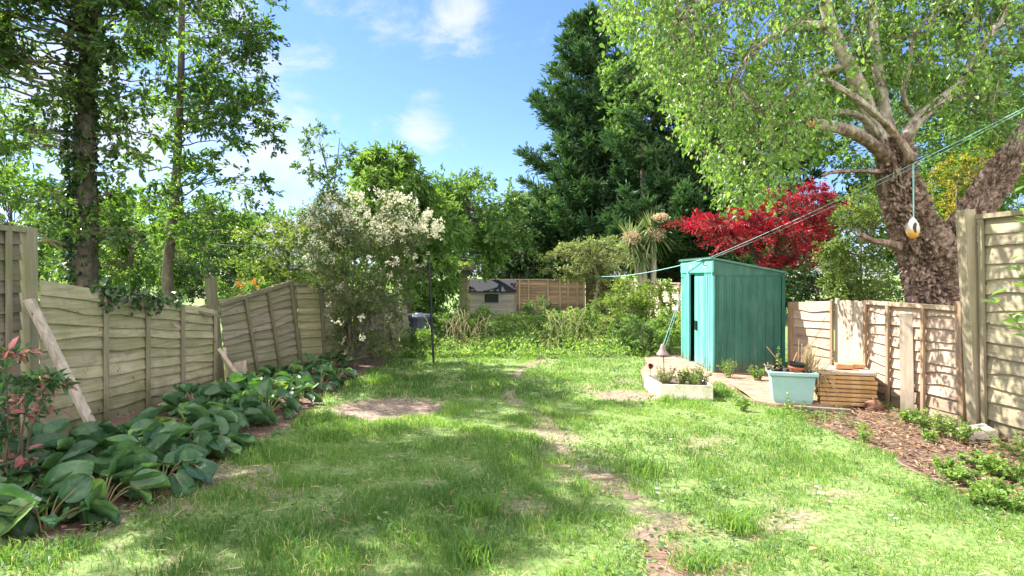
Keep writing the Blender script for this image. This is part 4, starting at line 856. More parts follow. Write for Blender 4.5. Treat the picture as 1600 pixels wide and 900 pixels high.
for (off, h, n, lab, fall) in [((.16, .04), .40, 130, 'dry straw grass standing in the turquoise planter', .5), ((.26, -.03), .30, 110, 'dry straw grass drooping over the right rim of the turquoise planter', 1.6)]:
    mb = MB(); c = pc + ex * off[0] + ey * off[1] + [0, 0, .32]
    for i in range(n):
        a = rng.normal() * .9; l = h * (.5 + rng.random() * .8); d = ex * math.cos(a) * (.3 + fall * .3) + ey * math.sin(a) * .35 - ey * .1 * fall
        t = np.linspace(0, 1, 7)[:, None]; p_ = c + rng.normal(size=3) * [.035, .03, .01] + d * t * l * rng.random() * 1.1 + np.array([0, 0, 1]) * (t * l - t ** 2 * l * fall * rng.random() * 1.1)
        s_ = np.array([.0034, 0.002, 0]); V = np.concatenate([p_ - s_, p_ + s_]); mb.add(V, [[k, k + 1, k + 8, k + 7] for k in range(6)])
    tag(mb.build('dry_grass', M['straw'], loc=tuple(c)), lab, 'dry grass')
for (b, tip) in [((-.05, .02), (-.2, .1, .28)), ((-.02, .02), (.12, .05, .22))]:
    mb = MB(); c = pc + ex * b[0] + ey * b[1] + [0, 0, .38]; mb.tube([c, c + np.array(tip)], .0045, 5); tag(mb.build('garden_cane', M['cut_wood'], loc=tuple(c)), 'thin brown cane poking left out of the planter' if tip[0] < 0 else 'thin brown cane poking right out of the planter', 'cane')

# stack of slabs
sc = np.array([3.98, 7.72, 0]); ords = ['top', 'second', 'third', 'fourth', 'fifth', 'sixth', 'seventh', 'eighth', 'lowest']
zz = .002
H = [.050, .052, .049, .052, .050, .051, .052, .050]
n = len(H)
for i in range(n):
    mb = MB(); r_ = -.30 + (rng.random() - .5) * .08; jx = (rng.random(2) - .5) * .03; sx = .315 + (rng.random() - .5) * .02 - (.03 if i < 2 else 0)
    e1 = np.array([math.cos(r_), math.sin(r_), 0]); e2 = np.array([-math.sin(r_), math.cos(r_), 0]); c = sc + [jx[0], jx[1], zz + H[i] / 2]
    mb.obox(c, e1, e2, [0, 0, 1], sx, .27, H[i] / 2 - .004); 
    lab = {0: 'lowest slab of the stack by the fence'}.get(i, {n - 1: 'topmost paving slab of the stack, carrying the bricks'}.get(i, ordinal := ['', '', '']) if i == n - 1 else '%s paving slab from the top of the stack by the fence' % ords[n - 1 - i])
    o = mb.build('paving_slab', M['slab'] if i < n - 1 else M['slab_top'], loc=tuple(c - [0, 0, H[i] / 2]))
    bv = o.modifiers.new('bevel', 'BEVEL'); bv.width = .009; bv.segments = 2
    tag(o, lab, 'slab', 'paving slabs stacked by the fence'); zz += H[i]
for (dx, dy, r_, s, lab) in [(-.02, -.08, -.35, (.10, .05, .035), 'broken orange brick lying on the slab stack, the left one'), (.17, -.02, -.3, (.07, .055, .036), 'smaller sandy brick lying on the slab stack, the right one')]:
    mb = MB(); c = sc + [dx, dy, zz + s[2] - .002]; mb.obox(c, [math.cos(r_), math.sin(r_), 0], [-math.sin(r_), math.cos(r_), 0], [0, 0, 1], *s); mb.V[-1] += rng.normal(size=(8, 3)) * .008
    o = mb.build('brick', M['brick'], loc=tuple(c)); bv = o.modifiers.new('bevel', 'BEVEL'); bv.width = .008; bv.segments = 2; tag(o, lab, 'brick')
mb = MB(); c = G(1365, 640); k = 16; mb.lathe(c - [0, 0, .04], [(.001, 0), (.07, .0), (.092, .04), (.095, .08), (.08, .12), (.05, .145), (.001, .155)], k)
mb.V[-1] += rng.normal(size=mb.V[-1].shape) * .008
tag(mb.build('round_stone', M['stone'], loc=tuple(c), smooth=True), 'round reddish stone at the right foot of the slab stack', 'stone')
mb = MB(); mb.beam(G(1240, 640) + [0, 0, .03], G(1330, 646) + [0, 0, .03], .06, .03); tag(mb.build('edging_board', M['grey_plank'], loc=tuple(G(1285, 645))), 'low edging board in front of planter and slab stack', 'board')

# ------------------------------------------------------------------ little wooden house and bin and arbour
D = 21.8; xl, xr = (735 - 800) / F * D, (804 - 800) / F * D
wh = thing('play_house', 'little weathered wooden playhouse with black felt roof before the back fence', 'playhouse', ((xl + xr) / 2, D, 0))
mb = MB(); nb = 10
for i in range(nb):
    z0 = i * .97 / nb; z1 = (i + 1) * .97 / nb
    mb.hexa([[xl, D - .016, z0], [xr, D - .016, z0], [xr, D + .02, z0], [xl, D + .02, z0], [xl, D, z1], [xr, D, z1], [xr, D + .02, z1], [xl, D + .02, z1]])
mb.box((xl, D + .021, 0), (xl + .03, D + 1.4, .97)); mb.box((xr - .03, D + .021, 0), (xr, D + 1.4, .97)); mb.box((xl, D + 1.401, 0), (xr, D + 1.43, .97))
wl = mb.build('wall', M['house_boards'], wh)
mb = MB(); wx0, wx1 = (757 - 800) / F * D, (779 - 800) / F * D; mb.box((wx0, D - .03, .60), (wx1, D - .0165, .90)); wn = mb.build('window', M['dark_void'], wh)
for (a_, b_) in [((wx0 - .03, .57), (wx1 + .03, .60)), ((wx0 - .03, .90), (wx1 + .03, .93)), ((wx0 - .03, .6), (wx0, .9)), ((wx1, .6), (wx1 + .03, .9))]:
    mb = MB(); mb.box((a_[0], D - .04, a_[1]), (b_[0], D - .017, b_[1])); mb.build('window_frame', M['house_boards'], wn)
mb = MB(); mb.box((xr + .001, D - .03, 0), (xr + .06, D + .04, .98)); mb.build('corner_trim', M['left_frame'], wh)
mb = MB(); ym = D + .7
for sg in (1,):
    mb.hexa([[xl - .06, D - .12, .95], [xr + .06, D - .12, .95], [xr + .06, ym, 1.33], [xl - .06, ym, 1.33], [xl - .06, D - .12, .985], [xr + .06, D - .12, .985], [xr + .06, ym, 1.365], [xl - .06, ym, 1.365]])
    mb.hexa([[xl - .06, ym + .001, 1.33], [xr + .06, ym + .001, 1.33], [xr + .06, D + 1.55, .95], [xl - .06, D + 1.55, .95], [xl - .06, ym + .001, 1.365], [xr + .06, ym + .001, 1.365], [xr + .06, D + 1.55, .985], [xl - .06, D + 1.55, .985]])
mb.build('roof', M['felt'], wh)
c = P(655, 545, 13.6); bn = thing('garden_bin', 'dark blue grey plastic garden bin with a domed lid behind the black post', 'bin', (c[0], c[1], 0))
mb = MB(); mb.lathe((c[0], c[1], 0), [(.001, 0), (.24, 0), (.27, .3), (.285, .60), (.30, .60), (.30, .63)], 20); mb.build('body', M['bin'], bn, smooth=False)
mb = MB(); mb.lathe((c[0], c[1], .63), [(.315, -.02), (.32, .03), (.28, .07), (.1, .085), (.08, .1), (.001, .1)], 20); mb.build('lid', M['bin'], bn)
ar = thing('garden_arbour', 'old arbour of grey posts under a mossy ledge left of the playhouse', 'arbour', (P(723, 480, 19)[0], 19, 0))
mb = MB(); q = P(724, 500, 19); mb.beam([q[0], q[1], 0], P(724, 424, 19), .24, .08, [1, 0, 0]); mb.build('post', M['left_grey_slats'], ar)
mb = MB(); q = P(645, 500, 18.5); mb.beam([q[0], q[1], 0], P(645, 424, 18.5), .10, .1, [1, 0, 0]); mb.build('post', M['left_dark'], ar)
mb = MB(); mb.beam(P(636, 420, 18.3), P(738, 418, 19), .6, .16, [0, 1, 0]); lg = mb.build('ledge', M['bark_grey'], ar)
mb = MB(); n = 2200; a = rng.random(n); ctr = P(636, 415, 18.3) * (1 - a[:, None]) + P(738, 414, 19) * a[:, None] + rng.normal(size=(n, 3)) * [.02, .22, .05]
mb.leaves(ctr, rng.normal(size=(n, 3)) + [0, 0, -.3], .07, .5, .1, .6); mb.build('moss', M['yellowgreen'], lg)

# ------------------------------------------------------------------ trees
def clump(mb, mt, c, R, ntw, nl, ll, wr, outd, droop=.2, flat_=.7, up_=.6, twr=.004, base_r=None, tipdown=0.):
    """twigs fanning out of c, leaves all along each"""
    d = nrm(rng.normal(size=(ntw, 3)) * [1, 1, flat_] + np.asarray(outd) * .7)
    l = R * (.45 + .75 * rng.random(ntw))
    s = np.sqrt(rng.random((ntw, nl))) * .95 + .05
    pos = c + d[:, None, :] * (l[:, None] * s)[..., None]
    pos[..., 2] -= droop * l[:, None] * s ** 2
    pos = pos + rng.normal(size=pos.shape) * R * .07
    tip = d[:, None, :] + rng.normal(size=pos.shape) * .75 + np.array([0, 0, -droop * .7 - tipdown])
    br = rng.random() * .35 if base_r is None else base_r
    r = np.clip(br + rng.random((ntw, nl)) * .55 + rng.random((ntw, 1)) * .12, 0, 1)
    mb.leaves(pos.reshape(-1, 3), tip.reshape(-1, 3), (ll * (.6 + .7 * rng.random((ntw, nl)))).ravel(), wr, .12, up_, r.ravel())
    if mt is not None:
        for k in range(ntw):
            t = np.linspace(0, 1, 4)[:, None]; p = c + d[k] * l[k] * t; p[:, 2] -= droop * l[k] * t[:, 0] ** 2
            mt.tube(p, np.linspace(twr, twr * .4, 4), 3, cap=False)
def make_tree(name, label, cat, base, trunk, blobs, leafmat, barkmat, ll, wr=.5, group=None, droop=.2, flat_=.7, twr=.004, twigs=True, shell=.55, tr_k=10, up_=.6, tipdown=0, extra=None, limb_r=.35, branches=True, bprob=1.):
    """trunk: polylines [(pts, r0, r1)]; blobs: (centre, (rx, ry, rz), clumps, clump radius, twigs, leaves per twig)"""
    root = thing(name, label, cat, base, 0, group)
    mb = MB(); mt = MB(); mtr = MB()
    spine = []
    for (pts, r0, r1) in trunk:
        p = catmull(pts, 6); mtr.tube(p, np.linspace(r0, r1, len(p)) * (1 + (rng.random(len(p)) - .5) * .12), tr_k)
        spine.append(np.column_stack([p, np.linspace(r0, r1, len(p))]))
    spine = np.concatenate(spine)
    for (c, rad, ncl, cr, ntw, nl) in blobs:
        c = np.array(c, float); rad = np.array(rad, float)
        d = nrm(rng.normal(size=(ncl, 3))); q = shell + (1 - shell) * rng.random(ncl) ** .6
        for k in range(ncl):
            p = c + d[k] * rad * q[k]
            if p[2] < .15: p[2] = .15 + rng.random() * .2
            sz = cr * (.65 + .7 * rng.random())
            clump(mb, mt if twigs else None, p, sz, ntw, nl, ll, wr, d[k], droop, flat_, up_, twr, tipdown=tipdown)
            if branches and rng.random() < bprob:
                dd = np.linalg.norm(spine[:, :3] - p, axis=1) + 1.6 * np.maximum(spine[:, 2] - p[2] + .1, 0)
                j = np.argmin(dd); bp_ = spine[j, :3]
                w_ = wander(bp_, p, 6, .05, .04); mt.tube(w_, np.linspace(min(spine[j, 3] * limb_r, .03 + .01 * np.linalg.norm(p - bp_)), twr, 6), 5, cap=False)
    tk = mtr.build('trunk', M[barkmat], root, smooth=True)
    if mt.n: mt.build('branches', M['twig'], tk)
    if extra: extra(root, mb)
    mb.build('crown', M[leafmat], root)
    return root
def S_(px, py, D, rpx, rpy, depth, ncl, cr, ntw, nl):
    return (P(px, py, D), (rpx * D / F, depth, rpy * D / F), ncl, cr, ntw, nl)

# --- left boundary trees
D = 8.0
pA = [[-5.33, D, -.1]] + [P(x, y, D) for x, y in [(134, 430), (134, 330), (131, 230), (135, 130), (140, 40), (142, -60), (150, -160)]]
def ivy(pts, n, spread, ll):
    def f(root, mb):
        p = catmull(pts, 8); i = rng.integers(0, len(p), n); d = nrm(rng.normal(size=(n, 3)) * [1, 1, .3])
        pos = p[i] + d * spread * (.8 + .5 * rng.random((n, 1))) + np.array([-.05, 0, 0]); keep = (rng.random(n) < np.clip(1.3 - (pos[:, 2] - 1) * .16, .25, 1))
        m2 = MB(); m2.leaves(pos[keep], d[keep] + rng.normal(size=(keep.sum(), 3)) * .5 + [0, 0, -.6], ll, .8, .05, .2, rng.random(keep.sum()) * .6); m2.build('ivy', M['darkhedge'], root)
    return f
bl_ = [S_(125, 60, D, 125, 130, .95, 38, .33, 8, 10), S_(60, 150, D, 120, 110, 1.0, 22, .33, 8, 9), S_(-120, 60, 7.2, 90, 110, 1.0, 30, .4, 10, 13), S_(-60, -60, 7.0, 110, 80, 1.0, 26, .4, 10, 13), S_(-40, -190, 7.0, 130, 80, 1.1, 50, .42, 11, 14), S_(110, -170, 8.0, 120, 60, 1.0, 30, .4, 10, 13), S_(40, -120, 7.4, 90, 60, .9, 20, .38, 10, 12), S_(-130, -120, 6.4, 110, 90, .9, 20, .4, 10, 13), S_(215, 40, D, 90, 80, .8, 22, .34, 9, 12),
       S_(40, 260, D, 110, 90, 1.0, 15, .3, 8, 9), S_(205, 190, D, 70, 60, .7, 9, .26, 8, 9), S_(200, 300, D, 70, 70, .7, 10, .26, 8, 9), S_(60, 360, D, 95, 50, .9, 11, .28, 8, 9), S_(120, -90, D, 130, 80, 1.0, 24, .38, 9, 13)]
tA = make_tree('evergreen_tree', 'tall ivy clad evergreen tree with a dark trunk above the sagging panel', 'tree', (-5.33, D, 0), [(pA, .155, .07)], bl_, 'holly', 'bark_dark', .08, .5, droop=.15, twr=.005, extra=ivy(pA[:7], 3600, .135, .065), limb_r=.16, bprob=.5)
D = 10.7
pB = [[-5.67, D, -.1]] + [P(x, y, D) for x, y in [(262, 440), (268, 360), (275, 280), (279, 200), (283, 110), (284, 20), (288, -70)]]
bl_ = [S_(300, 60, D, 95, 80, .9, 34, .38, 9, 13), S_(370, 20, D, 65, 45, .7, 15, .36, 9, 12), S_(370, 110, D, 55, 28, .7, 10, .32, 9, 12), S_(365, 190, D, 75, 45, .7, 20, .34, 9, 12), S_(300, 180, D, 70, 50, .8, 15, .34, 9, 11),
       S_(345, 290, D, 65, 60, .7, 17, .32, 9, 11), S_(240, 250, D, 60, 60, .7, 7, .26, 8, 9), S_(330, 370, D, 60, 45, .7, 12, .3, 8, 10), S_(300, -60, D, 90, 40, .8, 14, .36, 9, 12)]
tB = make_tree('evergreen_tree', 'slender evergreen tree with a pale brown trunk over the broken rail', 'tree', (-5.67, D, 0), [(pB, .10, .04)], bl_, 'holly_two', 'bark_grey', .085, .5, droop=.12, twr=.004, limb_r=.2, bprob=.6)

def bush(name, label, cat, D, base_px, blobs, mat, ll, bark='bark_grey', top=None, r0=.08, **kw):
    bx = (base_px - 800) / F * D; c = np.array(blobs[0][0], float) if top is None else np.array(top, float)
    pts = [[bx, D, -.1], [bx * .6 + c[0] * .4, D, c[2] * .45], [c[0], c[1], c[2]]]
    return make_tree(name, label, cat, (bx, D, 0), [(pts, r0, r0 * .4)], blobs, mat, bark, ll, **kw)
# --- left background
bush('broadleaf_tree', 'large bright leafy tree filling the gap left of the ivy clad trunk', 'tree', 15, 10, [S_(20, 360, 15, 120, 80, 1.6, 44, .6, 10, 15), S_(-60, 220, 15, 90, 100, 1.6, 22, .6, 10, 13)], 'bright', .13, twigs=False)
bush('leafy_bush', 'sunlit light green bush between the two evergreen trunks', 'bush', 13, 200, [S_(205, 390, 13, 65, 70, 1.0, 36, .42, 10, 16), S_(150, 420, 13, 60, 40, .9, 18, .4, 10, 14)], 'bright', .10, twigs=False)
bush('leafy_bush', 'broad mid green bush right of the slender evergreen', 'bush', 17, 360, [S_(360, 370, 17, 75, 60, 1.2, 40, .6, 10, 16), S_(300, 400, 17, 70, 55, 1.1, 26, .6, 10, 14)], 'mid', .12, twigs=False)
bush('yew_bush', 'dark yew bush low behind the tilted fence panel', 'bush', 14, 325, [S_(325, 440, 14, 65, 45, .8, 34, .35, 10, 16)], 'darkhedge', .07, twigs=False)
def lil(root, mb):
    m2 = MB(); n = 900; c = P(452, 385, 12.6); d = nrm(rng.normal(size=(n, 3))); pos = c + d * [.75, .6, .55] * (.75 + .3 * rng.random((n, 1)))
    m2.leaves(pos, rng.normal(size=(n, 3)), .05, .7, .1, .3); m2.build('blossom', M['lilac'], root)
bush('lilac_bush', 'pale green bush flecked with lilac blossom behind the tilted panel', 'bush', 12.6, 450, [S_(450, 395, 12.6, 70, 55, .8, 36, .38, 10, 16), S_(400, 430, 12.6, 50, 30, .7, 14, .34, 10, 14)], 'vine', .075, twigs=False, extra=lil)
def orf(root, mb):
    m2 = MB()
    for (px, py) in [(372, 440), (378, 446), (395, 443), (400, 440), (405, 447)]:
        c = P(px, py, 10.9); m2.leaves(np.repeat([c], 7, 0) + rng.normal(size=(7, 3)) * .025, rng.normal(size=(7, 3)), .05, .7, .1, .3)
    m2.build('blossom', M['orange_flower'], root)
bush('flowering_bush', 'low bush with orange flowers showing over the tilted panel', 'bush', 11.0, 390, [S_(390, 462, 11, 45, 26, .5, 18, .24, 10, 14)], 'bright', .06, twigs=False, extra=orf)
bush('broadleaf_tree', 'tall pale tree far behind the slender evergreen', 'tree', 24, 230, [S_(230, 375, 24, 120, 55, 2, 46, .9, 10, 16), S_(110, 360, 24, 100, 60, 2, 36, .9, 10, 16)], 'bright', .2, twigs=False)
bush('broadleaf_tree', 'low rounded green tree far behind the lilac bush', 'tree', 26, 420, [S_(420, 390, 26, 90, 50, 2, 40, .9, 10, 16)], 'mid', .2, twigs=False)
# --- sapling and white shrub
D = 12.5
pS = [[-3.45, D, 0]] + [P(x, y, D) for x, y in [(520, 400), (517, 320), (512, 270), (500, 225)]]
pS2 = [P(517, 320, D), P(525, 270, D), P(531, 215, D)]; pS3 = [P(514, 290, D), P(490, 265, D), P(474, 270, D)]
bl_ = [S_(497, 222, D, 22, 22, .25, 7, .2, 6, 9), S_(532, 235, D, 12, 24, .2, 6, .18, 6, 9), S_(482, 265, D, 20, 10, .2, 5, .16, 6, 8), S_(515, 280, D, 28, 25, .25, 10, .2, 6, 9), S_(520, 330, D, 30, 30, .3, 10, .2, 7, 9)]
make_tree('thin_sapling', 'thin upright sapling poking above the white flowering shrub', 'tree', (-3.45, D, 0), [(pS, .03, .01), (pS2, .014, .006), (pS3, .012, .005)], bl_, 'mid', 'bark_dark', .075, .5, twr=.004)
D = 10.6
bx = (555 - 800) / F * D
stems = []
for (px, py, yo) in [(500, 400, -.1), (530, 350, .1), (560, 330, 0), (590, 350, -.2), (625, 370, .15), (580, 420, -.35), (545, 430, -.3)]:
    t = P(px, py, D); t[1] += yo; b = np.array([bx + rng.normal() * .12, D + rng.normal() * .08, -.05]); stems.append(([b, b * .6 + t * .4 + [0, 0, .15], t], .028, .008))
bl_ = [S_(575, 350, D, 85, 45, .8, 44, .25, 10, 14), S_(575, 430, D, 80, 65, .8, 74, .25, 10, 14), S_(520, 385, D, 55, 45, .6, 22, .24, 10, 13), S_(635, 365, D, 45, 28, .5, 14, .22, 9, 12), S_(585, 500, D, 62, 50, .6, 36, .22, 9, 12), S_(545, 535, D, 30, 40, .35, 8, .18, 8, 9)]
def white(root, mb):
    m2 = MB(); 
    for (px, py, rx, ry, nn_) in [(570, 340, 88, 34, 150), (520, 372, 52, 40, 66), (640, 355, 48, 16, 60), (575, 410, 78, 50, 48), (560, 500, 45, 40, 14), (600, 315, 40, 14, 16)]:
        for k in range(nn_):
            d = nrm(rng.normal(size=3)); d[1] = d[1] * .9
            c = P(px, py, D) + d * np.array([rx * D / F, .75, ry * D / F]) * (.78 + .32 * rng.random()); n_ = 16
            ax = nrm(d + rng.normal(size=3) * .4 + [0, 0, .5]); t = rng.random((n_, 1))
            m2.leaves(c + ax * t * .13 + rng.normal(size=(n_, 3)) * .022, rng.normal(size=(n_, 3)) + ax, .042, .7, .1, .3)
    m2.build('blossom', M['blossom'], root)
make_tree('flowering_shrub', 'big leaning shrub covered in white blossom at the end of the left fence', 'shrub', (bx, D, 0), stems, bl_, 'shrub_leaf', 'bark_grey', .042, .45, droop=.05, twr=.004, twigs=True, extra=white, shell=.4)
# --- middle background
D = 16
bush('broadleaf_tree', 'bright green tree with hanging leaves right behind the white shrub', 'tree', D, 640, [S_(610, 300, D, 70, 50, 1.0, 40, .5, 10, 15), S_(640, 350, D, 75, 60, 1.1, 46, .5, 10, 15), S_(600, 258, D, 40, 20, .6, 12, .4, 9, 12), S_(660, 410, D, 50, 40, .9, 20, .5, 10, 13)], 'bright', .17, wr=.35, twigs=False, top=P(620, 300, D), r0=.14, droop=.35, tipdown=.4)
D = 21
bush('broadleaf_tree', 'round topped green tree above the playhouse', 'tree', D + 1.8, 765, [S_(745, 335, D, 75, 52, 1.6, 60, .62, 10, 16), S_(725, 380, D, 80, 40, 1.5, 36, .6, 10, 15), S_(690, 330, D, 40, 40, 1, 20, .55, 10, 14)], 'mid', .14, twigs=False, top=P(745, 330, D), r0=.16)
D = 26.5
bush('leafy_bush', 'dense green bushes closing the view behind the white shrub stems', 'bush', 18, 560, [S_(560, 420, 18, 70, 50, .9, 40, .55, 10, 15), S_(500, 440, 18, 50, 40, .8, 24, .5, 10, 14)], 'mid', .12, twigs=False)
bush('laurel_hedge', 'dark laurel mass behind the back fence above the playhouse', 'hedge', D, 790, [S_(760, 405, D, 75, 45, 1.6, 46, .7, 10, 16), S_(840, 410, D, 60, 42, 1.5, 40, .7, 10, 16), S_(800, 350, D, 40, 40, 1.2, 26, .7, 10, 15)], 'darkhedge', .16, twigs=False)
D = 28
bush('broadleaf_tree', 'light yellow green tree left of the dark conifer', 'tree', D, 880, [S_(875, 345, D, 48, 48, 1.5, 46, .7, 10, 15), S_(895, 400, D, 50, 30, 1.4, 24, .7, 10, 14)], 'bright', .2, twigs=False)
D = 17
bush('climbing_bush', 'tangled green bush growing under the mossy arbour ledge', 'bush', D, 690, [S_(672, 465, D, 30, 32, .6, 22, .36, 10, 15), S_(650, 440, D, 25, 45, .6, 18, .36, 10, 14), S_(700, 505, D, 30, 20, .5, 12, .3, 10, 13)], 'mid', .10, twigs=False)
D = 18.6
pts = [[2.35, D, 0], P(930, 470, D), P(934, 440, D), P(926, 405, D)]; pts2 = [P(932, 480, D), P(955, 455, D), P(965, 430, D)]
make_tree('spreading_shrub', 'pale leaved spreading small tree in front of the back fence', 'tree', (2.35, D, 0), [(pts, .07, .03), (pts2, .05, .02)], [S_(905, 405, D, 48, 22, .9, 30, .4, 9, 13), S_(945, 400, D, 36, 24, .8, 20, .4, 9, 13), S_(885, 425, D, 28, 12, .6, 9, .32, 9, 12), S_(950, 440, D, 26, 18, .5, 9, .3, 9, 12)], 'palegreen', 'bark_pale', .085, .45, flat_=.4, twr=.01)
# --- cabbage palm
D = 21
cp = thing('cabbage_palm', 'cabbage palm with two leaning stems and buff flower plumes', 'palm', (P(1003, 480, D)[0], D, 0))
heads = [(P(985, 375, D), 1), (P(1020, 365, D), 1), (P(1003, 395, D), .75)]
for (h, s), bxp in zip(heads, (1008, 1014, 1004)):
    b = P(bxp, 440, D); b[2] = 0; mb = MB(); mb.tube(catmull([b, b * .5 + h * .5 + [.08, 0, 0], h]), .10, 8); mb.build('trunk', M['bark_pale'], cp, smooth=True)
    mb = MB(); n = 230; d = nrm(rng.normal(size=(n, 3)) + [0, 0, .25]); l = .85 * s * (.7 + .5 * rng.random(n))
    for k in range(n):
        t = np.linspace(0, 1, 5)[:, None]; p = h + d[k] * l[k] * t; p[:, 2] -= (t[:, 0] ** 2.2) * l[k] * (.45 if d[k][2] < .6 else .1)
        sd_ = nrm(np.cross(d[k], [0, 0, 1])) * np.array([.022, .03, .026, .018, .002])[:, None]; V = np.concatenate([p - sd_, p + sd_]); mb.add(V, [[q, q + 1, q + 6, q + 5] for q in range(4)])
    mb.build('leaf_rosette', M['sword'], cp)
for (px, py, rx, rz_) in [(984, 373, .27, .24), (1022, 366, .27, .24), (1028, 343, .25, .14)]:
    mb = MB(); n = 1100; c = P(px, py, D) - [0, .35, 0]; d = nrm(rng.normal(size=(n, 3))); mb.leaves(c + d * [rx, rx, rz_] * rng.random((n, 1)) ** .8 * 1.15, d + rng.normal(size=(n, 3)) * .8, .07, .3, .1, .2); mb.build('plume', M['plume'], cp)
# --- conifers
def conifer(label, base, H_, Rb, n, D, seed, lean=0, zmin=.2, expo=.9, rmul=None):
    base = np.array(base, float); root = thing('conifer_tree', label, 'tree', base); mb = MB(); mt = MB(); mtr = MB()
    tp = base + [lean, 0, H_]; pts = catmull([base - [0, 0, .2], base * .6 + tp * .4 + [.05, 0, 0], tp]); mtr.tube(pts, np.linspace(.32, .03, len(pts)), 10)
    for k in range(n):
        f = rng.random() ** 1.15; z = zmin + (H_ - zmin) * f; a = rng.random() * 6.283
        R_ = Rb * (1 - (z / H_)) ** expo * (.55 + .6 * rng.random()) + .25
        c0 = base + np.array([lean * z / H_, 0, z]); d = np.array([math.cos(a), math.sin(a), 0])
        m_ = max(4, int(R_ * 3.2)); t = np.linspace(.18, 1, m_)
        ax = c0 + d * (R_ * t)[:, None]; ax[:, 2] += -.15 * R_ * t + .42 * R_ * t ** 2
        mt.tube(np.vstack([c0, ax]), np.linspace(.05, .01, m_ + 1), 4, cap=False)
        br = rng.random() * .4
        for q in range(m_):
            nl = int(26 * (.7 + .5 * t[q])); sz = (.5 + .25 * rng.random()) * (1.15 - .35 * t[q]) * (1 if z < H_ * .8 else .7)
            sd_ = rng.normal(size=(nl, 3)) * [.8, .8, .45] + d * .9 + [0, 0, .35]; sd_ = nrm(sd_); l = sz * (.4 + .7 * rng.random(nl))
            s = rng.random((nl, 7))
            for w_ in range(7):
                pos = ax[q] + sd_ * (l * s[:, w_])[:, None]
                mb.leaves(pos, sd_ + rng.normal(size=(nl, 3)) * .28 + [0, 0, .35], ( .09 + .15 * rng.random(nl)), .26, .1, .2, np.clip(br + .6 * rng.random(nl), 0, 1))
    tk = mtr.build('trunk', M['bark_dark'], root); mt.build('branches', M['twig'], tk); mb.build('crown', M['conifer'], root)
    return root
conifer('tall dark conifer with a ragged spire and upturned boughs', (P(930, 0, 27)[0], 27, 0), 12.6, 3.4, 215, 27, 1, zmin=2.3, expo=.5)
conifer('broad dark conifer mass right of the spire, behind the red maple', (P(1060, 0, 24)[0], 24, 0), 10.2, 3.7, 165, 24, 2, zmin=1.4, expo=.5)
conifer('dark conifer half hidden behind the hanging birch leaves', (P(1190, 0, 22)[0], 22, 0), 8.6, 3.0, 80, 22, 3, zmin=.8, expo=.5)
D = 23
bush('broadleaf_tree', 'green maple crown showing between the conifers', 'tree', D, 1010, [S_(1000, 120, D, 40, 60, 1.0, 24, .6, 10, 14), S_(1010, 200, D, 50, 40, 1.0, 16, .6, 10, 13)], 'mid', .17, twigs=False, top=P(1000, 130, D), r0=.15)
# --- red maple
D = 13.4
mp_st = [([[5.1, D, -.05], P(1185, 420, D), P(1165, 380, D)], .06, .02), ([[5.1, D, 0], P(1210, 400, D), P(1235, 340, D)], .06, .02), ([[5.1, D, 0], P(1190, 410, D), P(1120, 355, D)], .04, .012)]
bl_ = [S_(1110, 350, D, 72, 7, .6, 24, .30, 9, 13), S_(1195, 332, D, 70, 9, .9, 26, .34, 9, 13), S_(1245, 304, D, 52, 8, .8, 20, .32, 9, 13), S_(1160, 372, D, 60, 8, .8, 18, .32, 9, 12), S_(1235, 365, D, 60, 10, .9, 22, .34, 9, 12), S_(1250, 395, D, 50, 12, .9, 18, .34, 9, 12), S_(1225, 415, D, 50, 22, .7, 18, .3, 9, 12), S_(1290, 330, D, 30, 30, .7, 14, .3, 9, 12)]
make_tree('red_maple', 'low crimson leaved maple spreading above the green shed', 'tree', (5.1, D, 0), mp_st, bl_, 'red_leaf', 'bark_dark', .066, .42, droop=.25, flat_=.14, twr=.006, shell=.3)
# --- right background
bush('broadleaf_tree', 'tall green tree far behind the birch, sky through its top', 'tree', 19, 1500, [S_(1400, 200, 19, 140, 90, 1.8, 50, .8, 10, 15), S_(1560, 180, 19, 110, 100, 1.8, 44, .8, 10, 15), S_(1480, 330, 19, 160, 90, 1.6, 60, .8, 10, 15)], 'mid', .15, twigs=False)
D = 9.6
bush('variegated_bush', 'light green bush with yellowish leaves left of the birch trunk', 'bush', D, 1345, [S_(1345, 385, D, 55, 75, .6, 44, .26, 9, 13), S_(1350, 440, D, 50, 45, .6, 26, .24, 9, 12), S_(1375, 320, D, 40, 40, .5, 16, .22, 9, 12)], 'vine', .055, r0=.04, twr=.003)
D = 10.5
bush('yellow_shrub', 'shrub with golden yellow and green leaves behind the right birch limb', 'bush', D, 1500, [S_(1495, 290, D, 35, 45, .4, 18, .25, 9, 12), S_(1550, 240, D, 35, 40, .4, 14, .25, 9, 12)], 'yellow_leaf', .05, r0=.04, twr=.003)
bush('leafy_bush', 'dense green bush behind the birch and the tall fence', 'bush', 11.5, 1560, [S_(1545, 290, 11.5, 70, 60, .6, 40, .34, 9, 13), S_(1470, 350, 11.5, 70, 60, .6, 40, .34, 9, 13), S_(1600, 220, 11.5, 60, 70, .6, 26, .34, 9, 13), S_(1440, 260, 11.5, 60, 60, .6, 16, .34, 9, 12)], 'bright', .075, twigs=False)
bush('leafy_bush', 'dark green bush low behind the fence between shed and birch', 'bush', 10.8, 1290, [S_(1275, 450, 10.8, 50, 35, .4, 26, .24, 9, 13), S_(1400, 455, 10.8, 60, 30, .4, 26, .24, 9, 13)], 'darkhedge', .06, twigs=False)

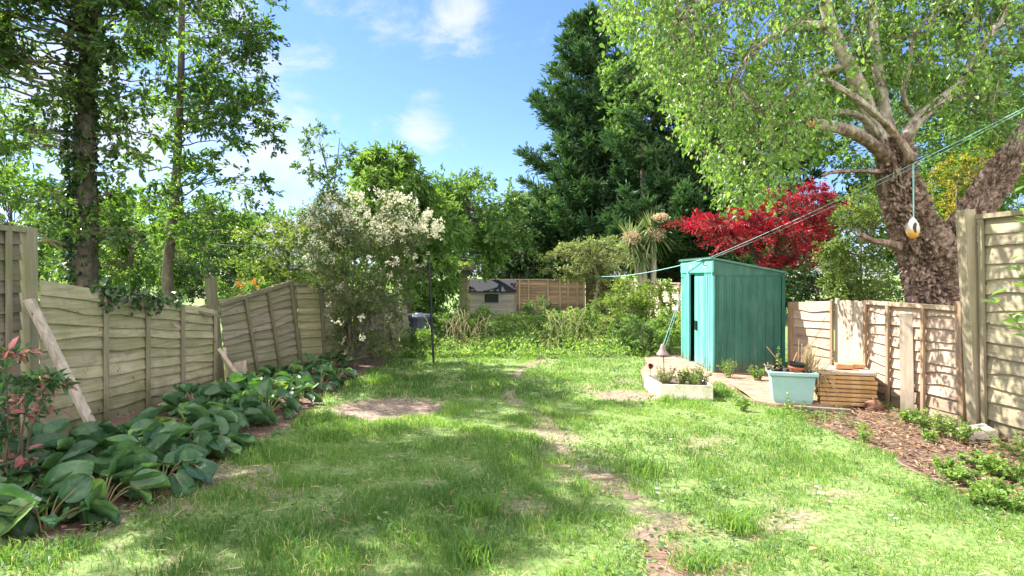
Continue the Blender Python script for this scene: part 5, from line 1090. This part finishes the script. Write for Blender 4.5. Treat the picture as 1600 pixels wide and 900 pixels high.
# --- birch
D = 8.0
bt = thing('silver_birch', 'old silver birch with shaggy ridged trunk and drooping sunlit foliage', 'tree', (5.2, D, 0))
def cell(seed):
    pts = np.random.default_rng(seed).random((64, 64, 2))
    def f(u, v):
        ui = np.floor(u).astype(int); vi = np.floor(v).astype(int); d1 = np.full(np.shape(u), 9.); d2 = d1.copy()
        for a in (-1, 0, 1):
            for b in (-1, 0, 1):
                c_ = pts[(ui + a) % 64, (vi + b) % 64]; d = np.hypot(u - (ui + a + c_[..., 0]), v - (vi + b + c_[..., 1]))
                d2 = np.where(d < d1, d1, np.minimum(d2, d)); d1 = np.minimum(d1, d)
        return d2 - d1, d1
    return f
cf = cell(5)
def bark_disp(amp):
    def f(a, Lg, r):
        a = a + 0 * Lg; Lg = Lg + 0 * a
        wrp = (vnoise(Lg * 6, np.cos(a) * 3 + 7) - .5) * .8
        x_ = np.cos(a) * 1.3; y_ = np.sin(a) * 1.3
        e, d1 = cf(a / 6.283 * 12 + (fbm(Lg * 5 + x_ * 2, y_ * 3 + 7, 3) - .5) * 2.2, Lg * 3.1 + (fbm(x_ * 3 + 3, Lg * 4 + y_ * 2, 3) - .5) * 2.6)
        e2, d2 = cf(a / 6.283 * 31 + wrp * 2 + 9, Lg * 15 + (fbm(x_ * 5 + 3, Lg * 7, 2) - .5) * 2)
        e = e * .55 + e2 * .55
        return amp * (np.clip(e * 2.4, 0, 1) * (1 - .5 * d1) - .3 + (vnoise(np.sin(a) * 2 + 5, Lg * 2) - .5) * 1.2 + (vnoise(np.cos(a) * 12 + 5, Lg * 26) - .5) * .5)
    return f
def limb(mb, pxs, r0, r1, rs=None, D0=D, dy=None, amp=0, k=12, per=6):
    pts = np.array([P(x, y, D0 + (dy[i] if dy else 0)) for i, (x, y) in enumerate(pxs)]); p = catmull(pts, per)
    rr = np.interp(np.linspace(0, 1, len(p)), np.linspace(0, 1, len(rs)), rs) if rs else np.linspace(r0, r1, len(p))
    mb.tube(p, rr, k, disp=bark_disp(amp) if amp else None)
    return p
m_, nt, out = new_mat('birch_bark'); L = nt.links.new
tc = N(nt, 'ShaderNodeTexCoord'); mpn = N(nt, 'ShaderNodeMapping'); mpn.inputs['Scale'].default_value = (15, 15, 7); L(tc.outputs['Object'], mpn.inputs[0])
n1 = N(nt, 'ShaderNodeTexNoise', i_Scale=1.0, i_Detail=9.0, i_Roughness=.7); L(mpn.outputs[0], n1.inputs['Vector'])
n2 = N(nt, 'ShaderNodeTexNoise', i_Scale=3.2, i_Detail=5.0); L(tc.outputs['Object'], n2.inputs['Vector'])
dk = ramp(nt, [(.30, (.035, .021, .016)), (.46, (.12, .077, .058)), (.6, (.27, .19, .15)), (.76, (.48, .40, .33))]); L(n1.outputs['Fac'], dk.inputs[0])
wt = ramp(nt, [(.34, (.06, .045, .035)), (.46, (.22, .18, .14)), (.66, (.42, .365, .30))]); L(n1.outputs['Fac'], wt.inputs[0])
sx = N(nt, 'ShaderNodeSeparateXYZ'); L(tc.outputs['Object'], sx.inputs[0])
mrz = N(nt, 'ShaderNodeMapRange'); mrz.inputs[1].default_value = 2.75; mrz.inputs[2].default_value = 3.75; L(sx.outputs['Z'], mrz.inputs[0])
ad = N(nt, 'ShaderNodeMath', operation='ADD'); L(mrz.outputs[0], ad.inputs[0]); L(n2.outputs['Fac'], ad.inputs[1])
st = N(nt, 'ShaderNodeMapRange'); st.inputs[1].default_value = .82; st.inputs[2].default_value = 1.02; L(ad.outputs[0], st.inputs[0])
mx = N(nt, 'ShaderNodeMix', data_type='RGBA'); L(st.outputs[0], mx.inputs[0]); L(dk.outputs[0], mx.inputs[6]); L(wt.outputs[0], mx.inputs[7])
p = N(nt, 'ShaderNodeBsdfPrincipled', i_Roughness=.85); p.inputs['Specular IOR Level'].default_value = .2; L(mx.outputs[2], p.inputs['Base Color'])
bp = N(nt, 'ShaderNodeBump', i_Strength=.8, i_Distance=.02); L(n1.outputs['Fac'], bp.inputs['Height']); L(bp.outputs[0], p.inputs['Normal']); L(p.outputs[0], out.inputs[0])
M['birch_bark'] = m_
mb = MB()
b0 = P(1480, 622, D); 
limb(mb, [(1474, 640), (1468, 560), (1462, 480), (1450, 420), (1425, 350), (1408, 295), (1396, 245), (1388, 215)], 0, 0, rs=[.35, .32, .30, .28, .235, .205, .175, .14], amp=.10, k=130, per=44)
tk = mb.build('trunk', M['birch_bark'], bt)
mb = MB(); limb(mb, [(1440, 430), (1478, 388), (1515, 345), (1548, 295), (1580, 245), (1612, 205), (1660, 150)], 0, 0, rs=[.16, .16, .145, .14, .13, .125, .10], dy=[0, -.05, -.05, 0, 0, .1, .2], amp=.07, k=90, per=34); mb.build('limb', M['birch_bark'], tk)
spine = []
def lb(pxs, r0, r1, dy, nm='limb'):
    mb = MB(); p = limb(mb, pxs, r0, r1, dy=dy, k=22, amp=.016); mb.build(nm, M['birch_bark'], tk, smooth=True); spine.append(p)
lb([(1395, 250), (1372, 215), (1348, 150), (1322, 95), (1297, 40), (1285, -10), (1262, -80)], .11, .045, [0, 0, -.1, -.2, -.3, -.4, -.5])
lb([(1402, 240), (1428, 195), (1460, 165), (1490, 140), (1530, 80), (1570, 20)], .085, .035, [0, .1, .3, .5, .7, .9])
lb([(1392, 225), (1380, 160), (1368, 90), (1362, 10), (1350, -70)], .085, .03, [.2, .3, .4, .5, .6])
lb([(1400, 262), (1375, 235), (1335, 208), (1300, 198), (1269, 192)], .085, .045, [0, -.2, -.4, -.55, -.7])
lb([(1372, 215), (1350, 186), (1322, 176), (1294, 178)], .04, .03, [-.1, -.3, -.4, -.5], 'branch')
lb([(1425, 250), (1395, 205), (1360, 172), (1325, 145), (1290, 125)], .045, .022, [-.35, -.4, -.5, -.6, -.7], 'branch')
lb([(1405, 385), (1385, 380), (1362, 376), (1343, 366)], .045, .025, [-.25, -.4, -.5, -.6], 'branch')
lb([(1385, 268), (1340, 267), (1300, 270), (1285, 275)], .02, .012, [-.1, -.3, -.5, -.6], 'branch')
lb([(1462, 170), (1430, 180), (1412, 150), (1420, 110), (1425, 60)], .035, .015, [.3, .2, .1, 0, -.1], 'branch')
lb([(1285, -10), (1200, -20), (1120, 0), (1060, 30)], .05, .015, [-.4, -.8, -1.1, -1.3], 'branch')
lb([(1300, 40), (1240, 40), (1180, 80), (1140, 130)], .04, .012, [-.3, -.6, -.9, -1.1], 'branch')
lb([(1290, 0), (1220, -60), (1120, -80), (1000, -60)], .05, .015, [-.4, -.7, -1.2, -1.5], 'branch')
lb([(1325, 100), (1270, 120), (1215, 170), (1180, 230)], .03, .01, [-.2, -.1, .1, .2], 'branch')
mb = MB(); q = P(1268, 192, D - .7); mb.tube([q, q + [-.012, -.003, .001]], .05, 12); mb.build('sawn_end', M['cut_wood'], tk)
# drooping strands of leaves
spine = np.concatenate(spine)
mb = MB(); mt = MB()
low_x = [930, 965, 1000, 1040, 1080, 1115, 1150, 1200, 1240, 1290, 1340, 1400, 1480, 1540, 1620]
low_y = [15, 60, 110, 165, 240, 290, 330, 320, 275, 215, 180, 150, 190, 235, 260]
strands = []
for k in range(860):
    px = 955 + rng.random() * 680
    if px > 1290 and rng.random() < .5: continue
    Dk = 8.0 + (rng.random() - .62) * 3.2 if px < 1350 else 7.2 + rng.random() * 2.4
    ly = np.interp(px, low_x, low_y)
    top = -130 + rng.random() ** .8 * max(ly + 130 - 40, 20)
    if 1290 < px < 1420 and top > 60 and Dk < 8.3 and rng.random() < .5: continue
    strands.append((px, top, Dk, ly))
for (px, top, Dk, ly) in strands:
    a = P(px, top, Dk); ln = min(.35 + rng.random() * .75, max((ly - top) * Dk / F * (.8 + .35 * rng.random()), .15))
    n = int(8 + ln * 22); t = np.sort(rng.random(n)); az = rng.random() * 6.283; dx = .25 * ln
    pos = a + np.stack([np.cos(az) * dx * np.sqrt(t), np.sin(az) * dx * np.sqrt(t), -ln * t], -1) + rng.normal(size=(n, 3)) * .045
    b = rng.random(n) * 6.283
    br = rng.random() * .4
    mb.leaves(pos, np.stack([np.cos(b) * .7, np.sin(b) * .7, -.75 + rng.normal(size=n) * .4], -1), .045 + .032 * rng.random(n), .64, .08, .1, np.clip(br + rng.random(n) * .6, 0, 1))
    tt = np.linspace(0, 1, 5); pp = a + np.stack([np.cos(az) * dx * np.sqrt(tt), np.sin(az) * dx * np.sqrt(tt), -ln * tt], -1); mt.tube(pp, np.linspace(.004, .0015, 5), 3, cap=False)
    if rng.random() < .3:
        j = np.argmin(np.linalg.norm(spine - a, axis=1)); mt.tube(wander(spine[j], a, 5, .06, .06), np.linspace(.013, .004, 5), 4, cap=False)
for k in range(640):
    px = (1270 + rng.random() * 390) if k < 440 else (1010 + rng.random() * 270); py = -120 + rng.random() * (np.interp(px, low_x, low_y) + 110); a = P(px, py, 8.5 + rng.random() * 1.8)
    clump(mb, mt, a, .26, 7, 8, .065, .66, [0, 0, 0], .35, .7, .3, .003, base_r=rng.random() * .3, tipdown=.4)
mt.build('twigs', M['twig'], tk); mb.build('crown', M['birch'], bt)

# ------------------------------------------------------------------ houses far behind
for (px0, px1, D, zr, lab, ch) in [(395, 490, 46, P(0, 343, 46)[2], 'far house with a brown tiled roof behind the left hedge', None), (800, 880, 48, P(0, 345, 48)[2], 'far house behind the trees with a chimney against the sky', 842)]:
    x0, x1 = (px0 - 800) / F * D, (px1 - 800) / F * D
    hs = thing('brick_house', lab, 'house', ((x0 + x1) / 2, D, 0))
    mb = MB(); mb.box((x0, D, 0), (x1, D + 7, zr - 1.8)); wl = mb.build('wall', M['house_wall'], hs)
    mb = MB(); mb.hexa([[x0 - .3, D - .3, zr - 1.8], [x1 + .3, D - .3, zr - 1.8], [x1 + .3, D + 7.3, zr - 1.8], [x0 - .3, D + 7.3, zr - 1.8], [x0 - .3, D + 3.3, zr], [x1 + .3, D + 3.3, zr], [x1 + .3, D + 3.7, zr], [x0 - .3, D + 3.7, zr]]); rf = mb.build('roof', M['house_roof'], hs)
    for wx in (.25, .6):
        mb = MB(); xx = x0 + (x1 - x0) * wx; mb.box((xx, D - .03, zr - 3.4), (xx + .9, D - .002, zr - 2.2)); mb.build('window', M['dark_void'], hs)
    if ch:
        cx = (ch - 800) / F * D; mb = MB(); mb.box((cx - .3, D + 3.1, zr - .6), (cx + .3, D + 3.9, P(0, 316, D)[2])); cm = mb.build('chimney', M['house_wall'], rf)

# ------------------------------------------------------------------ bergenia bed at the left
def big_leaf(L_, W_, cup, wave, nu=17, nv=11):
    u = np.linspace(0, 1, nu)[:, None]; v = np.linspace(-1, 1, nv)[None, :]
    hw = W_ * .5 * np.sin(np.pi * np.clip(u * .94 + .04, 0, 1) ** 1.05) ** .5
    x = hw * v; y = L_ * u + 0 * v
    ph = rng.random() * 6
    z = cup * L_ * (v ** 2) * .5 + wave * L_ * np.sin(u * 5 + ph + v * 2) * np.abs(v) - L_ * .28 * u ** 2.2 - .035 * L_ * np.abs(np.sin((u * 9 - np.abs(v) * 3.2))) * (1 - .6 * np.abs(v)) - .02 * (np.abs(v) < .1)
    V = np.stack([x, y, z], -1).reshape(-1, 3)
    i = np.arange(nu - 1)[:, None] * nv + np.arange(nv - 1)[None, :]
    return V, np.stack([i, i + 1, i + nv + 1, i + nv], -1).reshape(-1, 4)
def bergenia(px, py, n, size, label, hgt=.22):
    c = G(px, py); root = thing('bergenia_plant', label, 'plant', c, 0, 'large leaved plants in the left bed'); mb = MB(); ms = MB()
    for k in range(n):
        a = rng.random() * 6.283; q = rng.random() ** .6; rr = .05 + .20 * q; L_ = size * (.7 + .5 * rng.random()); W_ = L_ * (.78 + .2 * rng.random())
        h = hgt * (1.1 - .55 * q) * (.7 + .6 * rng.random())
        at_ = c + [math.cos(a) * rr * .85, math.sin(a) * rr * .85, h]
        V, Q = big_leaf(L_, W_, .22 + .35 * rng.random(), .03 + .05 * rng.random())
        el = .55 - .75 * q + rng.normal() * .4; ro = rng.normal() * .4; yaw = a + rng.normal() * .5
        f = np.array([math.cos(yaw) * math.cos(el), math.sin(yaw) * math.cos(el), math.sin(el)]); s_ = nrm(np.cross(f, [0, 0, 1])); u_ = np.cross(s_, f)
        s2 = s_ * math.cos(ro) + u_ * math.sin(ro); u2 = np.cross(s2, f)
        Wd = at_ + V[:, :1] * s2 + V[:, 1:2] * f + V[:, 2:3] * u2; Wd[:, 2] = np.maximum(Wd[:, 2], .012)
        mb.add(Wd, Q, None, float(np.clip(rng.beta(1.3, 1.6), 0, 1)))
        ms.tube(catmull([c + [math.cos(a) * .02, math.sin(a) * .02, 0], c * .5 + at_ * .5 + [0, 0, .02], at_, at_ + f * L_ * .5 + u2 * (-.03 * L_)], 3), np.linspace(.007, .003, 10), 5, cap=False)
    mb.build('leaves', M['bergenia'], root, smooth=True); ms.build('leaf_stalks', M['petiole'], root)
zoneA = 'large leaved plant in the shaded clump before the leaning plank'
zoneB = 'large leaved plant along the foot of the sagging mossy panel'
zoneC = 'smaller leaved plant of the clump between stakes and white shrub'
for (px, py, n, s, z_) in [(30, 800, 13, .20, zoneA), (70, 830, 9, .2, zoneA), (80, 770, 14, .21, zoneA), (135, 785, 13, .21, zoneA), (120, 740, 13, .2, zoneA), (180, 755, 14, .21, zoneA), (10, 760, 12, .2, zoneA), (185, 715, 12, .2, zoneA), (235, 735, 14, .21, zoneA), (60, 730, 10, .2, zoneA), (255, 760, 10, .2, zoneA), (160, 800, 10, .19, zoneA), (-30, 840, 12, .2, zoneA),
                           (240, 700, 13, .2, zoneB), (285, 715, 13, .2, zoneB), (290, 680, 13, .2, zoneB), (330, 690, 13, .2, zoneB), (345, 655, 14, .2, zoneB), (305, 645, 12, .2, zoneB), (375, 670, 12, .19, zoneB), (385, 640, 13, .19, zoneB), (345, 625, 12, .19, zoneB), (330, 712, 9, .17, zoneB),
                           (420, 650, 12, .18, zoneC), (425, 622, 13, .18, zoneC), (400, 612, 12, .19, zoneC), (455, 632, 12, .17, zoneC), (465, 608, 13, .17, zoneC), (440, 598, 12, .18, zoneC), (500, 610, 12, .15, zoneC), (505, 590, 13, .16, zoneC), (480, 586, 12, .16, zoneC), (525, 595, 11, .14, zoneC), (520, 576, 11, .14, zoneC)]:
    bergenia(px, py, n + 6, s * (1.14 if py > 700 else 1.05), z_, .175)
# pink tipped shrub at the left edge
c = np.array([-3.55, 4.55, 0]); stems = []; bl_ = []
for (px, py) in [(5, 570), (50, 615), (0, 640), (40, 665), (-40, 600), (15, 700), (75, 620), (-20, 720)]:
    t = P(px, py, 4.45 + rng.normal() * .15); stems.append(([c + rng.normal(size=3) * .04 * [1, 1, 0], c * .5 + t * .5 + [0, 0, .08], t], .011, .004)); bl_.append((t, (.11, .12, .09), 3, .13, 5, 7))
make_tree('pink_tipped_shrub', 'shrub with pink and red tipped leaves at the left edge', 'shrub', tuple(c), stems, bl_, 'pink_leaf', 'twig', .085, .42, droop=.25, flat_=.35, twr=.003, tr_k=6, branches=False, up_=.9)

# ------------------------------------------------------------------ weeds and undergrowth
for (px, py, h, n, lab) in [(1350, 690, .16, 8, 'broad light green weed standing alone in the bare bed'), (1185, 596, .25, 12, 'leafy weed at the near corner of the green shed'), (1140, 592, .3, 12, 'pale weed clump between white trough and shed corner'),
                            (1160, 640, .12, 8, 'low weed on the lawn edge right of the trough'), (1240, 648, .22, 3, 'thin upright weed in front of the turquoise planter')]:
    weed('bed_weed', lab, 'weed', G(px, py), h, n, 16, .055, 'weed', .45, .6)
for (px, py, h, n) in [(1440, 668, .16, 12), (1470, 680, .2, 14), (1500, 690, .2, 14), (1420, 660, .12, 9), (1455, 690, .12, 9)]:
    weed('bed_weed', 'nettle like weed growing along the foot of the brown lapped panel', 'weed', G(px, py), h, n, 14, .055, 'weed', .5, .8, group='weeds along the brown lapped panel')
for (px, py, h, n) in [(1500, 752, .10, 16), (1548, 770, .12, 20), (1590, 750, .15, 18), (1585, 795, .11, 16), (1530, 728, .10, 14), (1600, 712, .17, 14), (1480, 735, .08, 10), (1640, 790, .14, 16), (1520, 785, .10, 16), (1560, 742, .11, 16)]:
    weed('bed_weed', 'leafy green weed in the bright patch under the tall right fence', 'weed', G(px, py), h, n, 15, .05, 'weed', .6, 1.9, group='weeds under the tall right fence')
def shoot(name, label, base, tips, mat, ll):
    root = thing(name, label, 'shrub', base); mb = MB(); ms = MB(); base = np.array(base)
    for t in tips:
        p = catmull([base, base * .5 + np.array(t) * .5 + [0, 0, .25], t], 8); ms.tube(p, np.linspace(.008, .002, len(p)), 5)
        n = 16; i = rng.integers(len(p) // 2, len(p), n); b = rng.random(n) * 6.283; mb.leaves(p[i], np.stack([np.cos(b), np.sin(b), -.25 + 0 * b], -1) + nrm(p[-1] - p[-3]) * .8, ll * (.6 + .6 * rng.random(n)), .5, .08, 1.0, .3 + .5 * rng.random(n))
    ms.build('stems', M['petiole'], root); mb.build('foliage', M[mat], root)
shoot('leafy_shoot', 'fresh green leafy shoots arching in at the right edge before the tall fence', (4.15, 4.55, 0), [P(1548, 462, 4.5), P(1580, 408, 4.6), P(1585, 300, 4.6), P(1600, 470, 4.4), P(1600, 330, 4.5), P(1610, 260, 4.6)], 'bright', .10)
# overgrown middle
for i, (px, py, rx, ry, D, n, mat, lab) in enumerate([
    (700, 511, 35, 31, 13.6, 26, 'mid', 'shaded weedy bush right of the black post'), (752, 516, 40, 27, 14.2, 26, 'weed', 'sunlit weed bush in front of the playhouse'), (800, 516, 34, 25, 15, 20, 'weed', 'low weed bush in the middle right of the playhouse'),
    (870, 511, 36, 31, 14, 26, 'weed', 'white flecked weed bush in the middle of the thicket'), (915, 503, 36, 35, 14.4, 28, 'weed', 'tall weed bush below the pale spreading shrub'), (965, 491, 42, 39, 13.6, 34, 'vine', 'bright bramble bush in the right half of the thicket'),
    (1020, 481, 42, 43, 13.8, 36, 'yellowgreen', 'large bright bush left of the green shed'), (1000, 521, 40, 25, 12.4, 24, 'mid', 'dark leaved low bush at the shed end of the thicket'), (1045, 511, 22, 31, 12.6, 16, 'weed', 'weed bush against the left side of the green shed'),
    (660, 536, 22, 19, 12.6, 12, 'bright', 'low leafy plant in front of the dark bin'), (840, 486, 40, 19, 18, 20, 'mid', 'green weeds behind the thicket before the back fence'), (985, 456, 40, 25, 16.5, 22, 'yellowgreen', 'bright leafy bush before the pale far fence')]):
    b = P(px, py, D)
    make_tree('thicket_bush', lab, 'bush', (b[0], D, 0), [([[b[0], D, -.05], [b[0] + .05, D, b[2] * .5 + .1], [b[0], D, max(b[2], .3)]], .02, .008)],
              [((b[0], D, max(b[2], .2)), (rx * D / F, .5, ry * D / F), n, .22, 9, 13)], mat, 'twig', .06, .5, twigs=True, twr=.003, tr_k=5, shell=.3)
for (px, D, h, n, lab) in [(712, 13.0, .9, 34, 'tall bleached dry grass left of the playhouse window'), (742, 13.5, .75, 24, 'bleached dry grass in front of the playhouse wall'), (868, 13.4, .85, 26, 'bleached dry grass before the back fence'), (912, 13.7, .85, 24, 'bleached dry grass under the pale spreading shrub')]:
    mb = MB(); c = np.array([(px - 800) / F * D, D, 0])
    for i in range(n):
        a = rng.random() * 6.283; l = h * (.6 + .6 * rng.random()); ln = .1 + .35 * rng.random() ** 2; b0_ = c + [rng.normal() * .28, rng.normal() * .1, 0]
        t = np.linspace(0, 1, 6)[:, None]; p_ = b0_ + np.array([math.cos(a), math.sin(a), 0]) * (t ** 2.6) * ln * l * 1.5 + np.array([0, 0, 1.]) * (t - .16 * t ** 4) * l
        s_ = np.array([.002, 0, 0]) * (1 + 1.6 * (t > .7)) ; V = np.concatenate([p_ - s_, p_ + s_]); mb.add(V, [[k, k + 1, k + 7, k + 6] for k in range(5)])
    tag(mb.build('dry_grass', M['straw'], loc=tuple(c)), lab, 'dry grass')
for (px, py, h, n, mt_) in [(700, 556, .35, 9, 'weed'), (742, 552, .4, 10, 'palegreen'), (775, 556, .3, 8, 'weed'), (820, 548, .42, 10, 'weed'), (858, 552, .4, 10, 'palegreen'), (890, 546, .5, 12, 'weed'), (925, 550, .42, 10, 'palegreen'), (958, 547, .5, 12, 'weed'), (985, 552, .4, 10, 'weed'), (1010, 556, .35, 10, 'palegreen'), (1040, 556, .4, 9, 'weed')]:
    weed('thicket_weed', 'pale leafy weed on the near edge of the thicket' if mt_ == 'palegreen' else 'fresh green weed on the near edge of the thicket', 'weed', G(px, py), h, n, 22, .06, mt_, .42, .7, group='weeds on the near edge of the thicket')
mb = MB(); n = 7000
x = -3.2 + rng.random(n) * 6.2; y = 11.8 + rng.random(n) ** 1.3 * 9; kp = (rng.random(n) < np.clip(.25 + (fbm(x * 1.2, y * 1.2, 3) - .4) * 3, 0, 1)) & ~((x > 2.9) & (y < 12.4)) & (np.abs(x + .05) < 3)
x, y = x[kp], y[kp]; n = len(x)
for rep in range(4):
    b = rng.random(n) * 6.283; mb.leaves(np.stack([x, y, .03 + .22 * rng.random(n) * np.clip((y - 11.5), 0, 1)], -1) + rng.normal(size=(n, 3)) * [.05, .05, 0], np.stack([np.cos(b), np.sin(b), .5 + .4 * rng.random(n)], -1), .045 + .05 * rng.random(n), .4, .1, .3)
o = mb.build('undergrowth', M['weed'], loc=(0, 0, 0)); o['kind'] = 'stuff'; o['label'] = 'low leafy ground cover at the overgrown end of the lawn'; o['category'] = 'ground cover'
